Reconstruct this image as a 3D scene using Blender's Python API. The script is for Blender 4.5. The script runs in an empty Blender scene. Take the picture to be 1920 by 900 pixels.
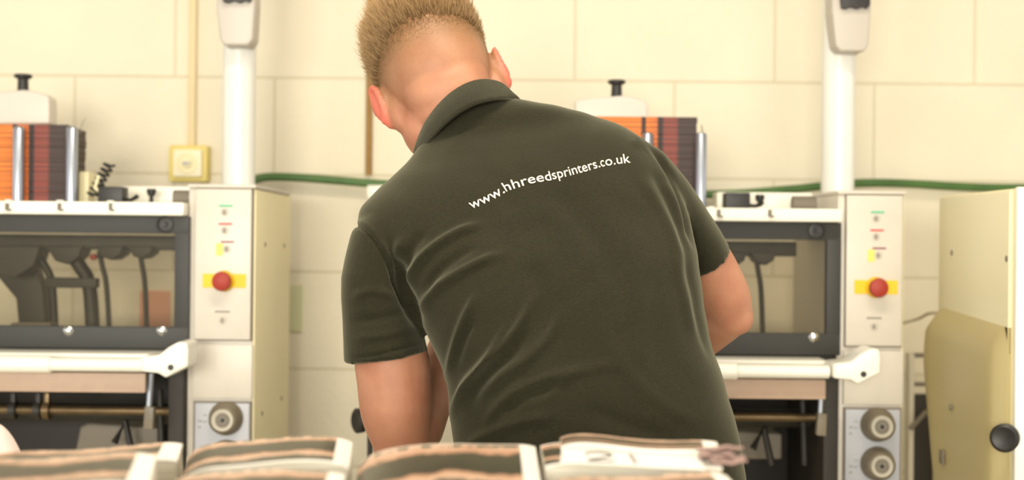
import bpy, bmesh, math, random
import numpy as np
from mathutils import Vector, Matrix
from mathutils.bvhtree import BVHTree

random.seed(7)
rng = np.random.default_rng(7)
SC = bpy.context.scene
COL = SC.collection
F = 2667.0            # focal length in pixels of the 1920 wide frame (50 mm on 36 mm)
CAMZ = 1.30
ROLL = 0.0098

# ------------------------------------------------------------------ camera
cd = bpy.data.cameras.new('camera'); cam = bpy.data.objects.new('camera', cd); COL.objects.link(cam)
cam.location = (0, 0, CAMZ)
cam.rotation_euler = (math.pi / 2, -ROLL, 0)
cd.lens = 50; cd.sensor_width = 36; cd.clip_start = 0.05
cd.dof.use_dof = True; cd.dof.focus_distance = 1.98; cd.dof.aperture_fstop = 3.7
SC.camera = cam
# ------------------------------------------------------------------ world, lights, exposure
w = bpy.data.worlds.new('world'); SC.world = w; w.use_nodes = True
bg = w.node_tree.nodes['Background']
bg.inputs[0].default_value = (1.0, 0.95, 0.87, 1); bg.inputs[1].default_value = 1.3
SC.view_settings.view_transform = 'Standard'; SC.view_settings.look = 'None'
SC.view_settings.gamma = 1.0; SC.view_settings.use_curve_mapping = False
SC.view_settings.exposure = 0.06

LAMPS = [(-1.9, 0.3, 14), (1.8, 0.3, 16), (0.1, 1.45, 44), (-1.3, -2.4, 12), (1.3, -2.4, 12)]
def area(x, y, e):
    ld = bpy.data.lights.new('tube_light', 'AREA'); ld.shape = 'RECTANGLE'
    ld.size = 1.5; ld.size_y = 0.22; ld.energy = e; ld.color = (1.0, 0.945, 0.85) if x <= 0 else (1.0, 0.89, 0.72)
    lo = bpy.data.objects.new('tube_light', ld); COL.objects.link(lo); lo.location = (x, y, 3.03)
for a in LAMPS: area(*a)
ADDED_WIN = [(-3.3, 40), (-0.9, 230), (1.5, 60)]          # fill lights added behind the camera to brighten the back wall, shaped as windows
for wx, we in ADDED_WIN:
    ld = bpy.data.lights.new('window_daylight', 'AREA'); ld.shape = 'RECTANGLE'; ld.size = 1.7; ld.size_y = 1.2; ld.energy = we; ld.color = (1.0, 0.96, 0.85)
    lo = bpy.data.objects.new('window_daylight', ld); COL.objects.link(lo); lo.location = (wx, -3.85, 1.70); lo.rotation_euler = (math.radians(90), 0, 0)

# ------------------------------------------------------------------ helpers
def lin(c):
    return tuple(((v / 255) / 12.92 if v / 255 <= .04045 else ((v / 255 + .055) / 1.055) ** 2.4) for v in c)
def W(px, py, D):
    u, v = px - 960.0, py - 450.0
    c, s = math.cos(ROLL), math.sin(ROLL)
    a = u * c + v * s; b = -u * s + v * c
    return Vector((a * D / F, D, CAMZ - b * D / F))
def topx(p):
    """numpy (n,3) world -> (n,2) pixel"""
    a = p[:, 0] * F / p[:, 1]; b = (CAMZ - p[:, 2]) * F / p[:, 1]
    c, s = math.cos(ROLL), math.sin(ROLL)
    return np.stack([960 + a * c - b * s, 450 + a * s + b * c], 1)

def mat(name, rgb, rough=.5, metal=0, noise=0, nscale=40, bump=0, bscale=200, spec=.5, sss=0):
    m = bpy.data.materials.new(name); m.use_nodes = True
    nt = m.node_tree; b = nt.nodes['Principled BSDF']
    c = lin(rgb)
    b.inputs['Base Color'].default_value = (*c, 1)
    b.inputs['Roughness'].default_value = rough; b.inputs['Metallic'].default_value = metal
    b.inputs['Specular IOR Level'].default_value = spec
    tc = nt.nodes.new('ShaderNodeTexCoord')
    if noise:
        n = nt.nodes.new('ShaderNodeTexNoise'); n.inputs['Scale'].default_value = nscale; n.inputs['Detail'].default_value = 4
        nt.links.new(tc.outputs['Object'], n.inputs['Vector'])
        r = nt.nodes.new('ShaderNodeMapRange'); r.inputs[1].default_value = .3; r.inputs[2].default_value = .7
        r.inputs[3].default_value = 1 - noise; r.inputs[4].default_value = 1 + noise
        nt.links.new(n.outputs[0], r.inputs[0])
        mx = nt.nodes.new('ShaderNodeVectorMath'); mx.operation = 'SCALE'; mx.inputs[0].default_value = c
        nt.links.new(r.outputs[0], mx.inputs['Scale']); nt.links.new(mx.outputs[0], b.inputs['Base Color'])
    if bump:
        n2 = nt.nodes.new('ShaderNodeTexNoise'); n2.inputs['Scale'].default_value = bscale; n2.inputs['Detail'].default_value = 3
        nt.links.new(tc.outputs['Object'], n2.inputs['Vector'])
        bp = nt.nodes.new('ShaderNodeBump'); bp.inputs['Strength'].default_value = bump; bp.inputs['Distance'].default_value = .002
        nt.links.new(n2.outputs[0], bp.inputs['Height']); nt.links.new(bp.outputs[0], b.inputs['Normal'])
    if sss:
        b.inputs['Subsurface Weight'].default_value = sss; b.inputs['Subsurface Radius'].default_value = (1, .35, .2)
        b.inputs['Subsurface Scale'].default_value = .008
    return m

ORG = {}
def link(o, parent=None, world_origin=None):
    COL.objects.link(o)
    if parent is not None: o.parent = parent
def finish(name, me, m, parent=None, smooth=True, origin=None):
    """mesh with WORLD coordinates -> object; children share the root's origin"""
    if parent is not None:
        org = ORG[parent.name]
    else:
        if origin is None:
            n = len(me.vertices); co = np.empty(n * 3); me.vertices.foreach_get('co', co); co = co.reshape(-1, 3)
            origin = Vector(((co[:, 0].min() + co[:, 0].max()) / 2, (co[:, 1].min() + co[:, 1].max()) / 2, co[:, 2].min()))
        org = Vector(origin)
    me.transform(Matrix.Translation(-org))
    o = bpy.data.objects.new(name, me); link(o, parent)
    if parent is None: o.location = org
    ORG[o.name] = org
    if m is not None: me.materials.append(m)
    if smooth:
        me.polygons.foreach_set('use_smooth', [True] * len(me.polygons))
        try: me.set_sharp_from_angle(angle=math.radians(35))
        except Exception: pass
    me.update()
    return o
def root(name, loc, label, cat, group=None):
    o = bpy.data.objects.new(name, None); o.location = loc; COL.objects.link(o); o.empty_display_size = .1
    ORG[o.name] = Vector(loc); tag(o, label, cat, group); return o
def tag(o, label=None, cat=None, group=None, kind=None):
    if label: o['label'] = label
    if cat: o['category'] = cat
    if group: o['group'] = group
    if kind: o['kind'] = kind
    return o
def copy_tree(o, parent=None):
    c = o.copy(); COL.objects.link(c)
    if parent is not None:
        c.parent = parent; c.matrix_parent_inverse = o.matrix_parent_inverse.copy()
    for ch in [k for k in bpy.data.objects if k.parent == o]: copy_tree(ch, c)
    return c

class MB:
    def __init__(s): s.bm = bmesh.new()
    def box(s, p0, p1, bev=.002, seg=2):
        b = bmesh.new(); bmesh.ops.create_cube(b, size=1)
        p0, p1 = Vector(p0), Vector(p1); c = (p0 + p1) / 2; d = p1 - p0
        for v in b.verts: v.co = Vector((v.co.x * abs(d.x), v.co.y * abs(d.y), v.co.z * abs(d.z))) + c
        if bev: bmesh.ops.bevel(b, geom=b.edges[:], offset=min(bev, min(abs(d.x), abs(d.y), abs(d.z)) * .45), segments=seg, affect='EDGES', profile=.6)
        s._add(b); return s
    def pbox(s, x0, y0, x1, y1, D0, D1, bev=.002):
        a, b = W(x0, y0, D0), W(x1, y1, D0); a.y = D0; b.y = D1
        return s.box(a, b, bev)
    def _add(s, b):
        bmesh.ops.recalc_face_normals(b, faces=b.faces[:])
        me = bpy.data.meshes.new('t'); b.to_mesh(me); b.free(); s.bm.from_mesh(me); bpy.data.meshes.remove(me)
    def raw(s, vs, fs):
        b = bmesh.new(); L = [b.verts.new(v) for v in vs]
        for f in fs:
            try: b.faces.new([L[i] for i in f])
            except ValueError: pass
        s._add(b); return s
    def tube(s, pts, radii, n=16, cap=True, sx=1.0):
        pts = [Vector(p) for p in pts]
        if not hasattr(radii, '__len__'): radii = [radii] * len(pts)
        vs, fs = [], []; prev = None
        for i, p in enumerate(pts):
            t = (pts[min(i + 1, len(pts) - 1)] - pts[max(i - 1, 0)]).normalized()
            if prev is None:
                a = Vector((0, 0, 1)) if abs(t.z) < .9 else Vector((1, 0, 0))
                u = t.cross(a).normalized()
            else: u = (prev - t * prev.dot(t)).normalized()
            prev = u; v = t.cross(u)
            for k in range(n):
                an = 2 * math.pi * k / n; vs.append(p + (u * math.cos(an) * sx + v * math.sin(an)) * radii[i])
        for i in range(len(pts) - 1):
            for k in range(n):
                fs.append((i * n + k, i * n + (k + 1) % n, (i + 1) * n + (k + 1) % n, (i + 1) * n + k))
        if cap: fs.append(tuple(range(n))); fs.append(tuple(range((len(pts) - 1) * n, len(pts) * n)))
        return s.raw(vs, fs)
    def lathe(s, c, axis, prof, n=32):
        """prof: list of (distance along axis, radius)"""
        c = Vector(c); t = Vector(axis).normalized()
        a = Vector((0, 0, 1)) if abs(t.z) < .9 else Vector((1, 0, 0)); u = t.cross(a).normalized(); v = t.cross(u)
        vs, fs = [], []
        for d, r in prof:
            for k in range(n):
                an = 2 * math.pi * k / n; vs.append(c + t * d + (u * math.cos(an) + v * math.sin(an)) * max(r, 1e-5))
        m = len(prof)
        for i in range(m - 1):
            for k in range(n): fs.append((i * n + k, i * n + (k + 1) % n, (i + 1) * n + (k + 1) % n, (i + 1) * n + k))
        fs.append(tuple(range(n))); fs.append(tuple(range((m - 1) * n, m * n)))
        return s.raw(vs, fs)
    def prism(s, poly, y0, y1, bev=.004):
        """poly: world (x,z) outline; extruded from y0 to y1"""
        b = bmesh.new(); n = len(poly)
        A = [b.verts.new((x, y0, z)) for x, z in poly]; B = [b.verts.new((x, y1, z)) for x, z in poly]
        b.faces.new(A); b.faces.new(B[::-1])
        for i in range(n): b.faces.new((A[i], B[i], B[(i + 1) % n], A[(i + 1) % n]))
        bmesh.ops.recalc_face_normals(b, faces=b.faces[:])
        if bev: bmesh.ops.bevel(b, geom=b.edges[:], offset=bev, segments=3, affect='EDGES', profile=.6, clamp_overlap=True)
        s._add(b); return s
    def pprism(s, pp, D0, D1, bev=.004):
        return s.prism([(W(x, y, D0).x, W(x, y, D0).z) for x, y in pp], D0, D1, bev)
    def build(s, name, m, parent=None, smooth=True, origin=None):
        me = bpy.data.meshes.new(name); s.bm.to_mesh(me); s.bm.free()
        return finish(name, me, m, parent, smooth, origin)

# ------------------------------------------------------------------ materials
M = {}
M['tower'] = mat('tower_paint', (206, 199, 187), .38, noise=.02)
M['side'] = mat('side_paint', (240, 230, 188), .42, noise=.03, nscale=6)
M['white'] = mat('white_enamel', (240, 238, 226), .28)
M['post'] = mat('white_gloss_post', (226, 226, 220), .18)
M['ctrl'] = mat('controller_grey', (190, 182, 172), .4)
M['seam'] = mat('dark_seam', (120, 110, 95), .7)
M['black'] = mat('black_plastic', (34, 32, 30), .45)
M['dframe'] = mat('charcoal_frame', (48, 48, 46), .55, noise=.06, nscale=12)
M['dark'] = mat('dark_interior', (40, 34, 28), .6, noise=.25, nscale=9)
M['mech'] = mat('mechanism_grey', (38, 36, 32), .5, noise=.15, nscale=30)
M['steel'] = mat('brushed_steel', (176, 182, 194), .3, metal=.85)
M['chrome'] = mat('chrome', (210, 210, 210), .2, metal=1)
M['brass'] = mat('worn_brass_shaft', (110, 92, 66), .35, metal=.7, noise=.2)
M['red'] = mat('red_mushroom', (160, 50, 36), .55)
M['yellow'] = mat('yellow_plate', (236, 190, 22), .5)
M['sticker'] = mat('pale_yellow_sticker', (250, 215, 110), .6)
M['green'] = mat('green_mark', (60, 190, 140), .6)
M['redm'] = mat('red_mark', (220, 60, 50), .6)
M['purple'] = mat('purple_mark', (130, 50, 70), .6)
M['gmark'] = mat('grey_mark', (120, 112, 100), .6)
M['lmark'] = mat('pale_grey_mark', (184, 177, 165), .6)
M['knobp'] = mat('taupe_knob', (118, 108, 90), .4)
M['knobc'] = mat('knob_cap', (196, 190, 176), .35)
M['bpanel'] = mat('pale_blue_panel', (180, 182, 190), .4)
M['tan'] = mat('tan_cover', (184, 158, 138), .5, noise=.04)
M['hose'] = mat('green_hose', (72, 108, 52), .45, noise=.15, nscale=14)
M['conduit'] = mat('cream_conduit', (224, 204, 160), .5)
M['brownpipe'] = mat('brown_pipe', (150, 112, 48), .5, noise=.1)
M['sockbox'] = mat('yellowed_box', (226, 206, 120), .5)
M['sockface'] = mat('cream_face', (246, 236, 204), .45)
M['plastic'] = mat('milky_plastic', (214, 206, 196), .35)
M['note_g'] = mat('green_notice', (208, 210, 170), .7)
M['note_p'] = mat('pink_notice', (226, 168, 140), .7)
M['lino'] = mat('grey_floor', (188, 182, 168), .6, noise=.1, nscale=3)
M['ceil'] = mat('pale_grey_ceiling', (130, 126, 116), .8)
M['tabletop'] = mat('grey_laminate', (170, 164, 150), .5)
M['pale'] = mat('pinkish_cloth', (236, 212, 204), .9, noise=.04, bump=.3, bscale=90)
M['skinface'] = mat('eye_white', (235, 230, 220), .3)
M['ink'] = mat('grey_ink', (84, 78, 76), .7)
M['card'] = mat('white_card', (228, 226, 222), .7)
M['trouser'] = mat('dark_trousers', (38, 38, 42), .85, bump=.3, bscale=400)
M['shoe'] = mat('black_leather', (22, 20, 20), .35)

def glass_mat(name, tint, haze, fac):
    m = bpy.data.materials.new(name); m.use_nodes = True; nt = m.node_tree
    b = nt.nodes['Principled BSDF']; out = nt.nodes['Material Output']
    b.inputs['Base Color'].default_value = (*lin(haze), 1); b.inputs['Roughness'].default_value = .25
    t = nt.nodes.new('ShaderNodeBsdfTransparent'); t.inputs[0].default_value = (*tint, 1)
    mx = nt.nodes.new('ShaderNodeMixShader')
    tc = nt.nodes.new('ShaderNodeTexCoord'); n = nt.nodes.new('ShaderNodeTexNoise'); n.inputs['Scale'].default_value = 5
    nt.links.new(tc.outputs['Object'], n.inputs['Vector'])
    r = nt.nodes.new('ShaderNodeMapRange'); r.inputs[1].default_value = .3; r.inputs[2].default_value = .7
    r.inputs[3].default_value = fac * .7; r.inputs[4].default_value = fac * 1.3
    nt.links.new(n.outputs[0], r.inputs[0]); nt.links.new(r.outputs[0], mx.inputs[0])
    nt.links.new(t.outputs[0], mx.inputs[1]); nt.links.new(b.outputs[0], mx.inputs[2]); nt.links.new(mx.outputs[0], out.inputs[0])
    return m
M['glass'] = glass_mat('smoky_acrylic', (.94, .92, .87), (104, 100, 86), .09)

def wall_mat():
    m = bpy.data.materials.new('painted_blockwork'); m.use_nodes = True; nt = m.node_tree; b = nt.nodes['Principled BSDF']
    tc = nt.nodes.new('ShaderNodeTexCoord'); sp = nt.nodes.new('ShaderNodeSeparateXYZ'); nt.links.new(tc.outputs['Object'], sp.inputs[0])
    cb = nt.nodes.new('ShaderNodeCombineXYZ')
    ax = nt.nodes.new('ShaderNodeMath'); ax.operation = 'ADD'; ax.inputs[1].default_value = 10 * .52 - .419
    az = nt.nodes.new('ShaderNodeMath'); az.operation = 'ADD'; az.inputs[1].default_value = 8 * .2525 - 1.716
    nt.links.new(sp.outputs[0], ax.inputs[0]); nt.links.new(sp.outputs[2], az.inputs[0])
    nt.links.new(ax.outputs[0], cb.inputs[0]); nt.links.new(az.outputs[0], cb.inputs[1])
    br = nt.nodes.new('ShaderNodeTexBrick'); br.inputs['Scale'].default_value = 1
    br.offset = .5; br.squash = 1
    br.inputs['Brick Width'].default_value = .52; br.inputs['Row Height'].default_value = .2525
    br.inputs['Mortar Size'].default_value = .0035; br.inputs['Mortar Smooth'].default_value = .6; br.inputs['Bias'].default_value = 0
    c1, c2, c3 = lin((230, 222, 200)), lin((232, 223, 200)), lin((216, 206, 176))
    br.inputs['Color1'].default_value = (*c1, 1); br.inputs['Color2'].default_value = (*c2, 1); br.inputs['Mortar'].default_value = (*c3, 1)
    nt.links.new(cb.outputs[0], br.inputs['Vector'])
    n = nt.nodes.new('ShaderNodeTexNoise'); n.inputs['Scale'].default_value = 4; n.inputs['Detail'].default_value = 6
    nt.links.new(tc.outputs['Object'], n.inputs['Vector'])
    r = nt.nodes.new('ShaderNodeMapRange'); r.inputs[1].default_value = .3; r.inputs[2].default_value = .7
    r.inputs[3].default_value = .965; r.inputs[4].default_value = 1.03; nt.links.new(n.outputs[0], r.inputs[0])
    mx = nt.nodes.new('ShaderNodeVectorMath'); mx.operation = 'SCALE'
    nt.links.new(br.outputs[0], mx.inputs[0]); nt.links.new(r.outputs[0], mx.inputs['Scale']); nt.links.new(mx.outputs[0], b.inputs['Base Color'])
    n2 = nt.nodes.new('ShaderNodeTexNoise'); n2.inputs['Scale'].default_value = 60; n2.inputs['Detail'].default_value = 5
    nt.links.new(tc.outputs['Object'], n2.inputs['Vector'])
    sm = nt.nodes.new('ShaderNodeMath'); sm.operation = 'MULTIPLY_ADD'; sm.inputs[1].default_value = -1.6
    nt.links.new(br.outputs['Fac'], sm.inputs[0]); nt.links.new(n2.outputs[0], sm.inputs[2])
    bp = nt.nodes.new('ShaderNodeBump'); bp.inputs['Strength'].default_value = .5; bp.inputs['Distance'].default_value = .004
    nt.links.new(sm.outputs[0], bp.inputs['Height']); nt.links.new(bp.outputs[0], b.inputs['Normal'])
    b.inputs['Roughness'].default_value = .7
    return m
M['wall'] = wall_mat()

# ------------------------------------------------------------------ room
WALLY = 3.70
tag(MB().box((-5, WALLY, 0), (5, WALLY + .2, 3.2), 0).build('wall_back', M['wall'], origin=(0, WALLY, 0)), kind='structure')
tag(MB().box((-5, -4, -.1), (5, WALLY + .2, 0), 0).build('floor', M['lino']), kind='structure')
tag(MB().box((-5, -4, 3.2), (5, WALLY + .2, 3.3), 0).build('ceiling', M['ceil']), kind='structure')
rw = MB()
rw.box((-5, -4.2, 0), (5, -4, 1.1), 0).box((-5, -4.2, 2.4), (5, -4, 3.2), 0)
for x0, x1 in [(-5, -4.2), (-2.4, -1.8), (0, .6), (2.4, 5)]: rw.box((x0, -4.2, 1.1), (x1, -4, 2.4), 0)  # openings added in the unseen rear wall to go with the fill lights
tag(rw.build('wall_rear', M['wall']), kind='structure')
for i, (wx, we) in enumerate(ADDED_WIN):  # unseen window frames, added to go with the fill lights
    g = MB(); x0, x1 = wx - .9, wx + .9
    g.box((x0, -4.1, 1.1), (x1, -4.04, 1.16), .003).box((x0, -4.1, 2.34), (x1, -4.04, 2.4), .003).box((x0, -4.1, 1.16), (x0 + .06, -4.04, 2.34), .003).box((x1 - .06, -4.1, 1.16), (x1, -4.04, 2.34), .003).box((wx - .03, -4.1, 1.16), (wx + .03, -4.04, 2.34), .003)
    tag(g.build('window_%d' % (i + 1), M['white']), kind='structure')
for i, (x, y, e) in enumerate(LAMPS):
    where = ['over the left machine', 'over the right machine', 'over the print table in the middle of the room', 'behind the print table on the left', 'behind the print table on the right'][i]
    t = root('ceiling_light', (x, y, 3.05), 'long white fluorescent ceiling fitting ' + where, 'light', 'fluorescent ceiling fittings')
    MB().box((x - .8, y - .14, 3.10), (x + .8, y + .14, 3.2), .01).build('housing', M['white'], t)
    for s in (-1, 1):
        MB().tube([(x - .76, y + s * .07, 3.075), (x + .76, y + s * .07, 3.075)], .013).build('tube', M['post'], t)
    t.location

# conduit, brown pipe, socket, hose, cable, notices
a = W(365, -300, WALLY - .012); b_ = W(365, 276, WALLY - .012)
tag(MB().box((a.x - .0095, WALLY - .02, b_.z), (a.x + .0095, WALLY, 3.19), .003).build('cable_trunking', M['conduit']),
    'thin cream vertical cable trunking running up the wall from the round-dial wall box', 'trunking')
a = W(697, -300, WALLY - .012); b_ = W(697, 328, WALLY - .012)
tag(MB().tube([(a.x, WALLY - .011, 3.19), (a.x, WALLY - .011, b_.z)], .0085).build('wall_pipe', M['brownpipe']),
    "thin brown vertical pipe on the wall behind the man's head", 'pipe')
bx0, bx1 = W(317, 272, 3.66), W(389, 341, 3.66)
wb = root('wall_box', ((bx0.x + bx1.x) / 2, 3.66, bx1.z), 'square yellowed wall box with a round dial below the cable trunking', 'wall box')
MB().box((bx0.x, 3.655, bx1.z), (bx1.x, 3.70, bx0.z), .006).build('back_box', M['sockbox'], wb)
q0, q1 = W(326, 280, 3.65), W(379, 332, 3.65)
MB().box((q0.x, 3.64, q1.z), (q1.x, 3.66, q0.z), .005).build('face_plate', M['sockface'], wb)
c = W(351, 306, 3.64)
dl = MB().lathe((c.x, 3.64, c.z), (0, -1, 0), [(0, .027), (.004, .027), (.005, .022), (.002, .021), (.002, .014), (.009, .013), (.010, .011)]).build('dial', M['side'], wb)
MB().box((c.x - .009, 3.622, c.z - .003), (c.x + .009, 3.632, c.z + .003), .001).build('dial_grip', M['bpanel'], dl)

def sm(pts, n=10):
    """catmull-rom resample"""
    P = [Vector(p) for p in pts]; P = [P[0] * 2 - P[1]] + P + [P[-1] * 2 - P[-2]]; out = []
    for i in range(1, len(P) - 2):
        for k in range(n):
            t = k / n; p0, p1, p2, p3 = P[i - 1:i + 3]
            out.append(.5 * ((2 * p1) + (p2 - p0) * t + (2 * p0 - 5 * p1 + 4 * p2 - p3) * t * t + (3 * p1 - p0 - 3 * p2 + p3) * t ** 3))
    out.append(P[-2]); return out
hp = [(470, 340), (500, 332), (560, 333), (640, 339), (720, 345), (900, 352), (1150, 362), (1350, 364), (1480, 355), (1540, 349), (1620, 343), (1700, 344), (1780, 349), (1860, 352), (1960, 352), (2100, 349)]
tag(MB().tube(sm([W(x, y, 3.66) for x, y in hp]), .0105, 12).build('hose', M['hose']), 'green hose sagging along the block wall behind the machines', 'hose')
_xr = 476; _t = (476 - 960) * 3 / F + 1217 * 3 / F + .004
tag(MB().tube(sm([Vector((_t, 3.30, W(1700, 622, 3.3).z)), W(1714, 600, 3.2), W(1745, 587, 3.08), Vector((805 * 3 / F + .02, 3.001, W(1765, 590, 3.0).z))]), .004, 8).build('cable', M['lmark']), 'thin grey cable looping from the right machine to the tall cream cabinet', 'cable')
a, b_ = W(566, 535, 3.695), W(567, 622, 3.695)
tag(MB().box((a.x - .03, 3.695, b_.z), (b_.x, 3.70, a.z), 0).build('wall_notice', M['note_g']), 'pale green paper notice on the wall just right of the left machine tower', 'notice')
a, b_ = W(262, 545, 3.695), W(318, 640, 3.695)
tag(MB().box((a.x, 3.695, b_.z), (b_.x, 3.70, a.z), 0).build('wall_notice', M['note_p']), 'pink paper notice on the wall seen through the left machine window', 'notice')
a, b_ = W(688, 347, 3.6), W(716, 372, 3.6)
tag(MB().box((a.x, 3.60, b_.z), (b_.x + .02, 3.70, a.z), .004).build('junction_box', M['white']), "small white junction box on the wall beside the man's left shoulder", 'junction box')

# ------------------------------------------------------------------ collating machine (built for the left place, copied to the right)
X_SHIFT = 1217 * 3.0 / F
def build_machine():
    L = -330
    c = W(120, 900, 3.2)
    t = root('collating_machine', (c.x, 3.25, 0), 'x', 'machine')
    # tower
    ft = W(360, 345, 3.0); fb = W(476, 345, 3.0); x0, x1 = ft.x - .006, fb.x; zt = ft.z
    D1 = 3.47
    tw = MB().box((x0, 3.0, 0), (x1, D1, zt - .008), .003).build('tower', M['tower'], t)
    MB().box((x1 + .0005, 3.004, 0), (x1 + .004, D1, zt - .01), .001).build('side_panel', M['side'], t)
    MB().box((x0 - .002, 2.992, zt - .008), (x1 + .006, D1 + .003, zt), .003).build('lid', M['tower'], t)
    for (px, py, D) in [(500, 458, 3.12), (536, 460, 3.38), (533, 746, 3.36), (497, 775, 3.10)]:
        z = CAMZ - (py + 5 - 450) * D / F
        MB().lathe((x1 + .003, D, z), (1, 0, 0), [(0, .0055), (.002, .0055), (.003, .003)], 14).build('screw', M['seam'], t)
    # door of the tower
    g = MB()
    a, b = W(368, 354, 2.995), W(470, 637, 2.995)
    g.box((a.x, 2.988, b.z), (b.x, 3.001, a.z), .002)
    dr = g.build('control_panel', M['tower'], t)
    MB().box((a.x - .002, 2.9975, b.z - .003), (b.x + .003, 3.0005, a.z + .002), 0).build('panel_gap', M['seam'], t)
    F0 = 2.9875
    def mark(name, x0_, y0_, x1_, y1_, m, par=dr, d=F0, th=.001):
        p, q = W(x0_, y0_, d), W(x1_, y1_, d)
        return MB().box((p.x, d - th, q.z), (q.x, d + th, p.z), 0).build(name, m, par)
    mark('green_label', 411, 384, 436, 387.5, M['green'])
    mark('red_label', 410, 418, 435, 421.5, M['redm'])
    mark('purple_label', 414, 452, 439, 455, M['purple'])
    mark('yellow_sticker', 405, 456, 417.5, 479, M['sticker'])
    mark('black_label', 403, 583, 431, 585.5, M['gmark'])
    for (px, py, ch) in [(421, 398, 'I'), (421, 432, '2'), (425, 467, 'P'), (417, 601, '1')]:
        p = W(px, py, F0)
        MB().lathe((p.x, F0, p.z), (0, -1, 0), [(0, .008), (.0006, .008)], 20).build('button_symbol', M['lmark'], dr)
        MB().box((p.x - .0025, F0 - .0012, p.z - .0045), (p.x + .0015, F0, p.z + .0045), .001).build('button_symbol', M['gmark'], dr)
    mark('emergency_plate', 380, 513, 461, 540, M['yellow'])
    c = W(420, 527, F0)
    MB().lathe((c.x, F0, c.z), (0, -1, 0), [(0, .0225), (.008, .0215), (.012, .018), (.016, .015)]).build('stop_collar', M['yellow'], dr)
    MB().lathe((c.x, F0, c.z), (0, -1, 0), [(.010, .012), (.016, .013), (.018, .0195), (.026, .0205), (.031, .0185), (.034, .012), (.035, .001)]).build('stop_button', M['red'], dr)
    # plain fascia and knob panel
    a, b = W(366, 645, 2.995), W(473, 747, 2.995)
    MB().box((a.x - .004, 2.990, b.z), (b.x, 3.001, a.z), .002).build('fascia', M['tower'], t)
    a, b = W(366, 755, 2.995), W(466, 990, 2.995)
    kp = MB().box((a.x, 2.991, b.z), (b.x, 3.001, a.z), .002).build('knob_panel', M['bpanel'], t)
    MB().box((a.x - .004, 2.996, b.z - .004), (b.x + .004, 3.0005, a.z + .003), 0).build('panel_gap', M['seam'], t)
    for py in (784, 857, 930):
        c = W(424, py, 2.99)
        kb = MB().lathe((c.x, 2.991, c.z), (0, -1, 0), [(0, .036), (.006, .036), (.010, .033), (.030, .031), (.036, .028), (.040, .022), (.040, .018)]).build('knob', M['knobp'], kp)
        MB().lathe((c.x, 2.951, c.z), (0, -1, 0), [(0, .023), (.003, .022), (.003, .019), (.0005, .018)]).build('knob_ring', M['knobc'], kb)
        MB().lathe((c.x, 2.951, c.z), (0, -1, 0), [(-.001, .016), (.002, .015), (.0021, .007), (-.001, .006)]).build('knob_dial', M['gmark'], kb)
        MB().lathe((c.x, 2.951, c.z), (0, -1, 0), [(-.001, .006), (.0025, .005)], 12).build('knob_screw', M['black'], kb)
        for dy in (0, 12):
            mark('knob_symbol', 372, py + 4 + dy, 376, py + 6 + dy, M['gmark'], kp, 2.9905)
            mark('knob_symbol', 381 - dy * .3, py - 6 + dy, 388, py - 5 + dy, M['gmark'], kp, 2.9905)
    # post and controller box
    c = W(447, 343, 3.25)
    MB().tube([(c.x, 3.25, zt - .002), (c.x, 3.25, 2.35)], .0375, 40).build('post', M['post'], t)
    cb = MB().pprism([(404, -140), (479, -140), (478, 10), (474, 74), (465, 85), (421, 85), (412, 75), (405, 10)], 3.16, 3.235, .006).build('controller', M['ctrl'], t)
    MB().pprism([(412, -60), (472, -60), (471, -2), (466, 4), (458, 1), (448, 5), (436, 1), (426, 5), (418, 3)], 3.145, 3.165, .001).build('connector_block', M['black'], cb)
    # top: deck, rail
    xl = W(L, 400, 3.0).x; xr = x0 - .001
    zr0, zr1 = W(180, 403, 2.96).z, W(180, 378, 2.96).z
    rl = MB().box((xl, 2.955, zr0), (xr, 3.02, zr1), .005).build('top_rail', M['white'], t)
    for px in (12, 110, 206):
        p = W(px, 388, 2.95)
        MB().box((p.x - .003, 2.948, p.z - .006), (p.x + .004, 2.957, p.z + .008), .001).box((p.x, 2.947, p.z - .008), (p.x + .009, 2.956, p.z - .004), .001).build('rail_clip', M['gmark'], rl)
        MB().tube([(p.x - .01, 2.99, zr1 - .002), (p.x - .01, 2.99, zr1 + .003)], .008, 12).build('rail_pin', M['white'], rl)
    zd = zr1 - .004
    MB().box((xl, 3.022, zd - .02), (xr, 3.33, zd), .003).build('top_deck', M['white'], t)
    p, q = W(245, 352, 3.36), W(352, 378, 3.36)
    MB().box((p.x, 3.25, zd), (xr, 3.32, p.z), .004).build('rear_cover', M['white'], t)
    c = W(345, 372, 3.15)
    MB().tube([(c.x - .022, 3.15, zd + .018), (c.x + .03, 3.15, zd + .018)], .018, 20).build('motor', M['gmark'], t)
    p = W(284, 352, 3.2)
    MB().tube([(p.x, 3.2, zd), (p.x, 3.2, zd + .026)], .005, 12).lathe((p.x, 3.2, zd + .024), (0, 0, 1), [(0, .008), (.01, .011), (.016, .010)], 16).build('thumb_screw', M['black'], t)
    # side bracket, black block with lever, coil bracket
    p, q = W(188, 350, 3.12), W(234, 376, 3.12)
    bb = MB().box((p.x, 3.10, zd), (q.x, 3.15, p.z), .003).build('sensor_block', M['black'], t)
    MB().tube([(q.x - .004, 3.12, zd + .014), (q.x + .014, 3.12, zd + .012), (q.x + .030, 3.11, zd + .020)], [.005, .004, .005], 10).build('lever', M['black'], bb)
    cl = MB(); N = 120
    p, q = W(172, 368, 3.14), W(206, 306, 3.14)
    ax = (q - p); e1 = Vector((0, 1, 0)); e2 = ax.normalized().cross(e1)
    cl.tube([p + ax * (i / N) + (e1 * math.cos(i * .36) + e2 * math.sin(i * .36)) * .011 for i in range(N + 1)], .0028, 8)
    cl.build('spring', M['black'], t)
    MB().tube([W(205, 376, 3.12) , W(178, 352, 3.12), W(185, 330, 3.13)], .004, 8).build('bracket_arm', M['side'], t)
    p = W(158, 376, 3.16)
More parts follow.
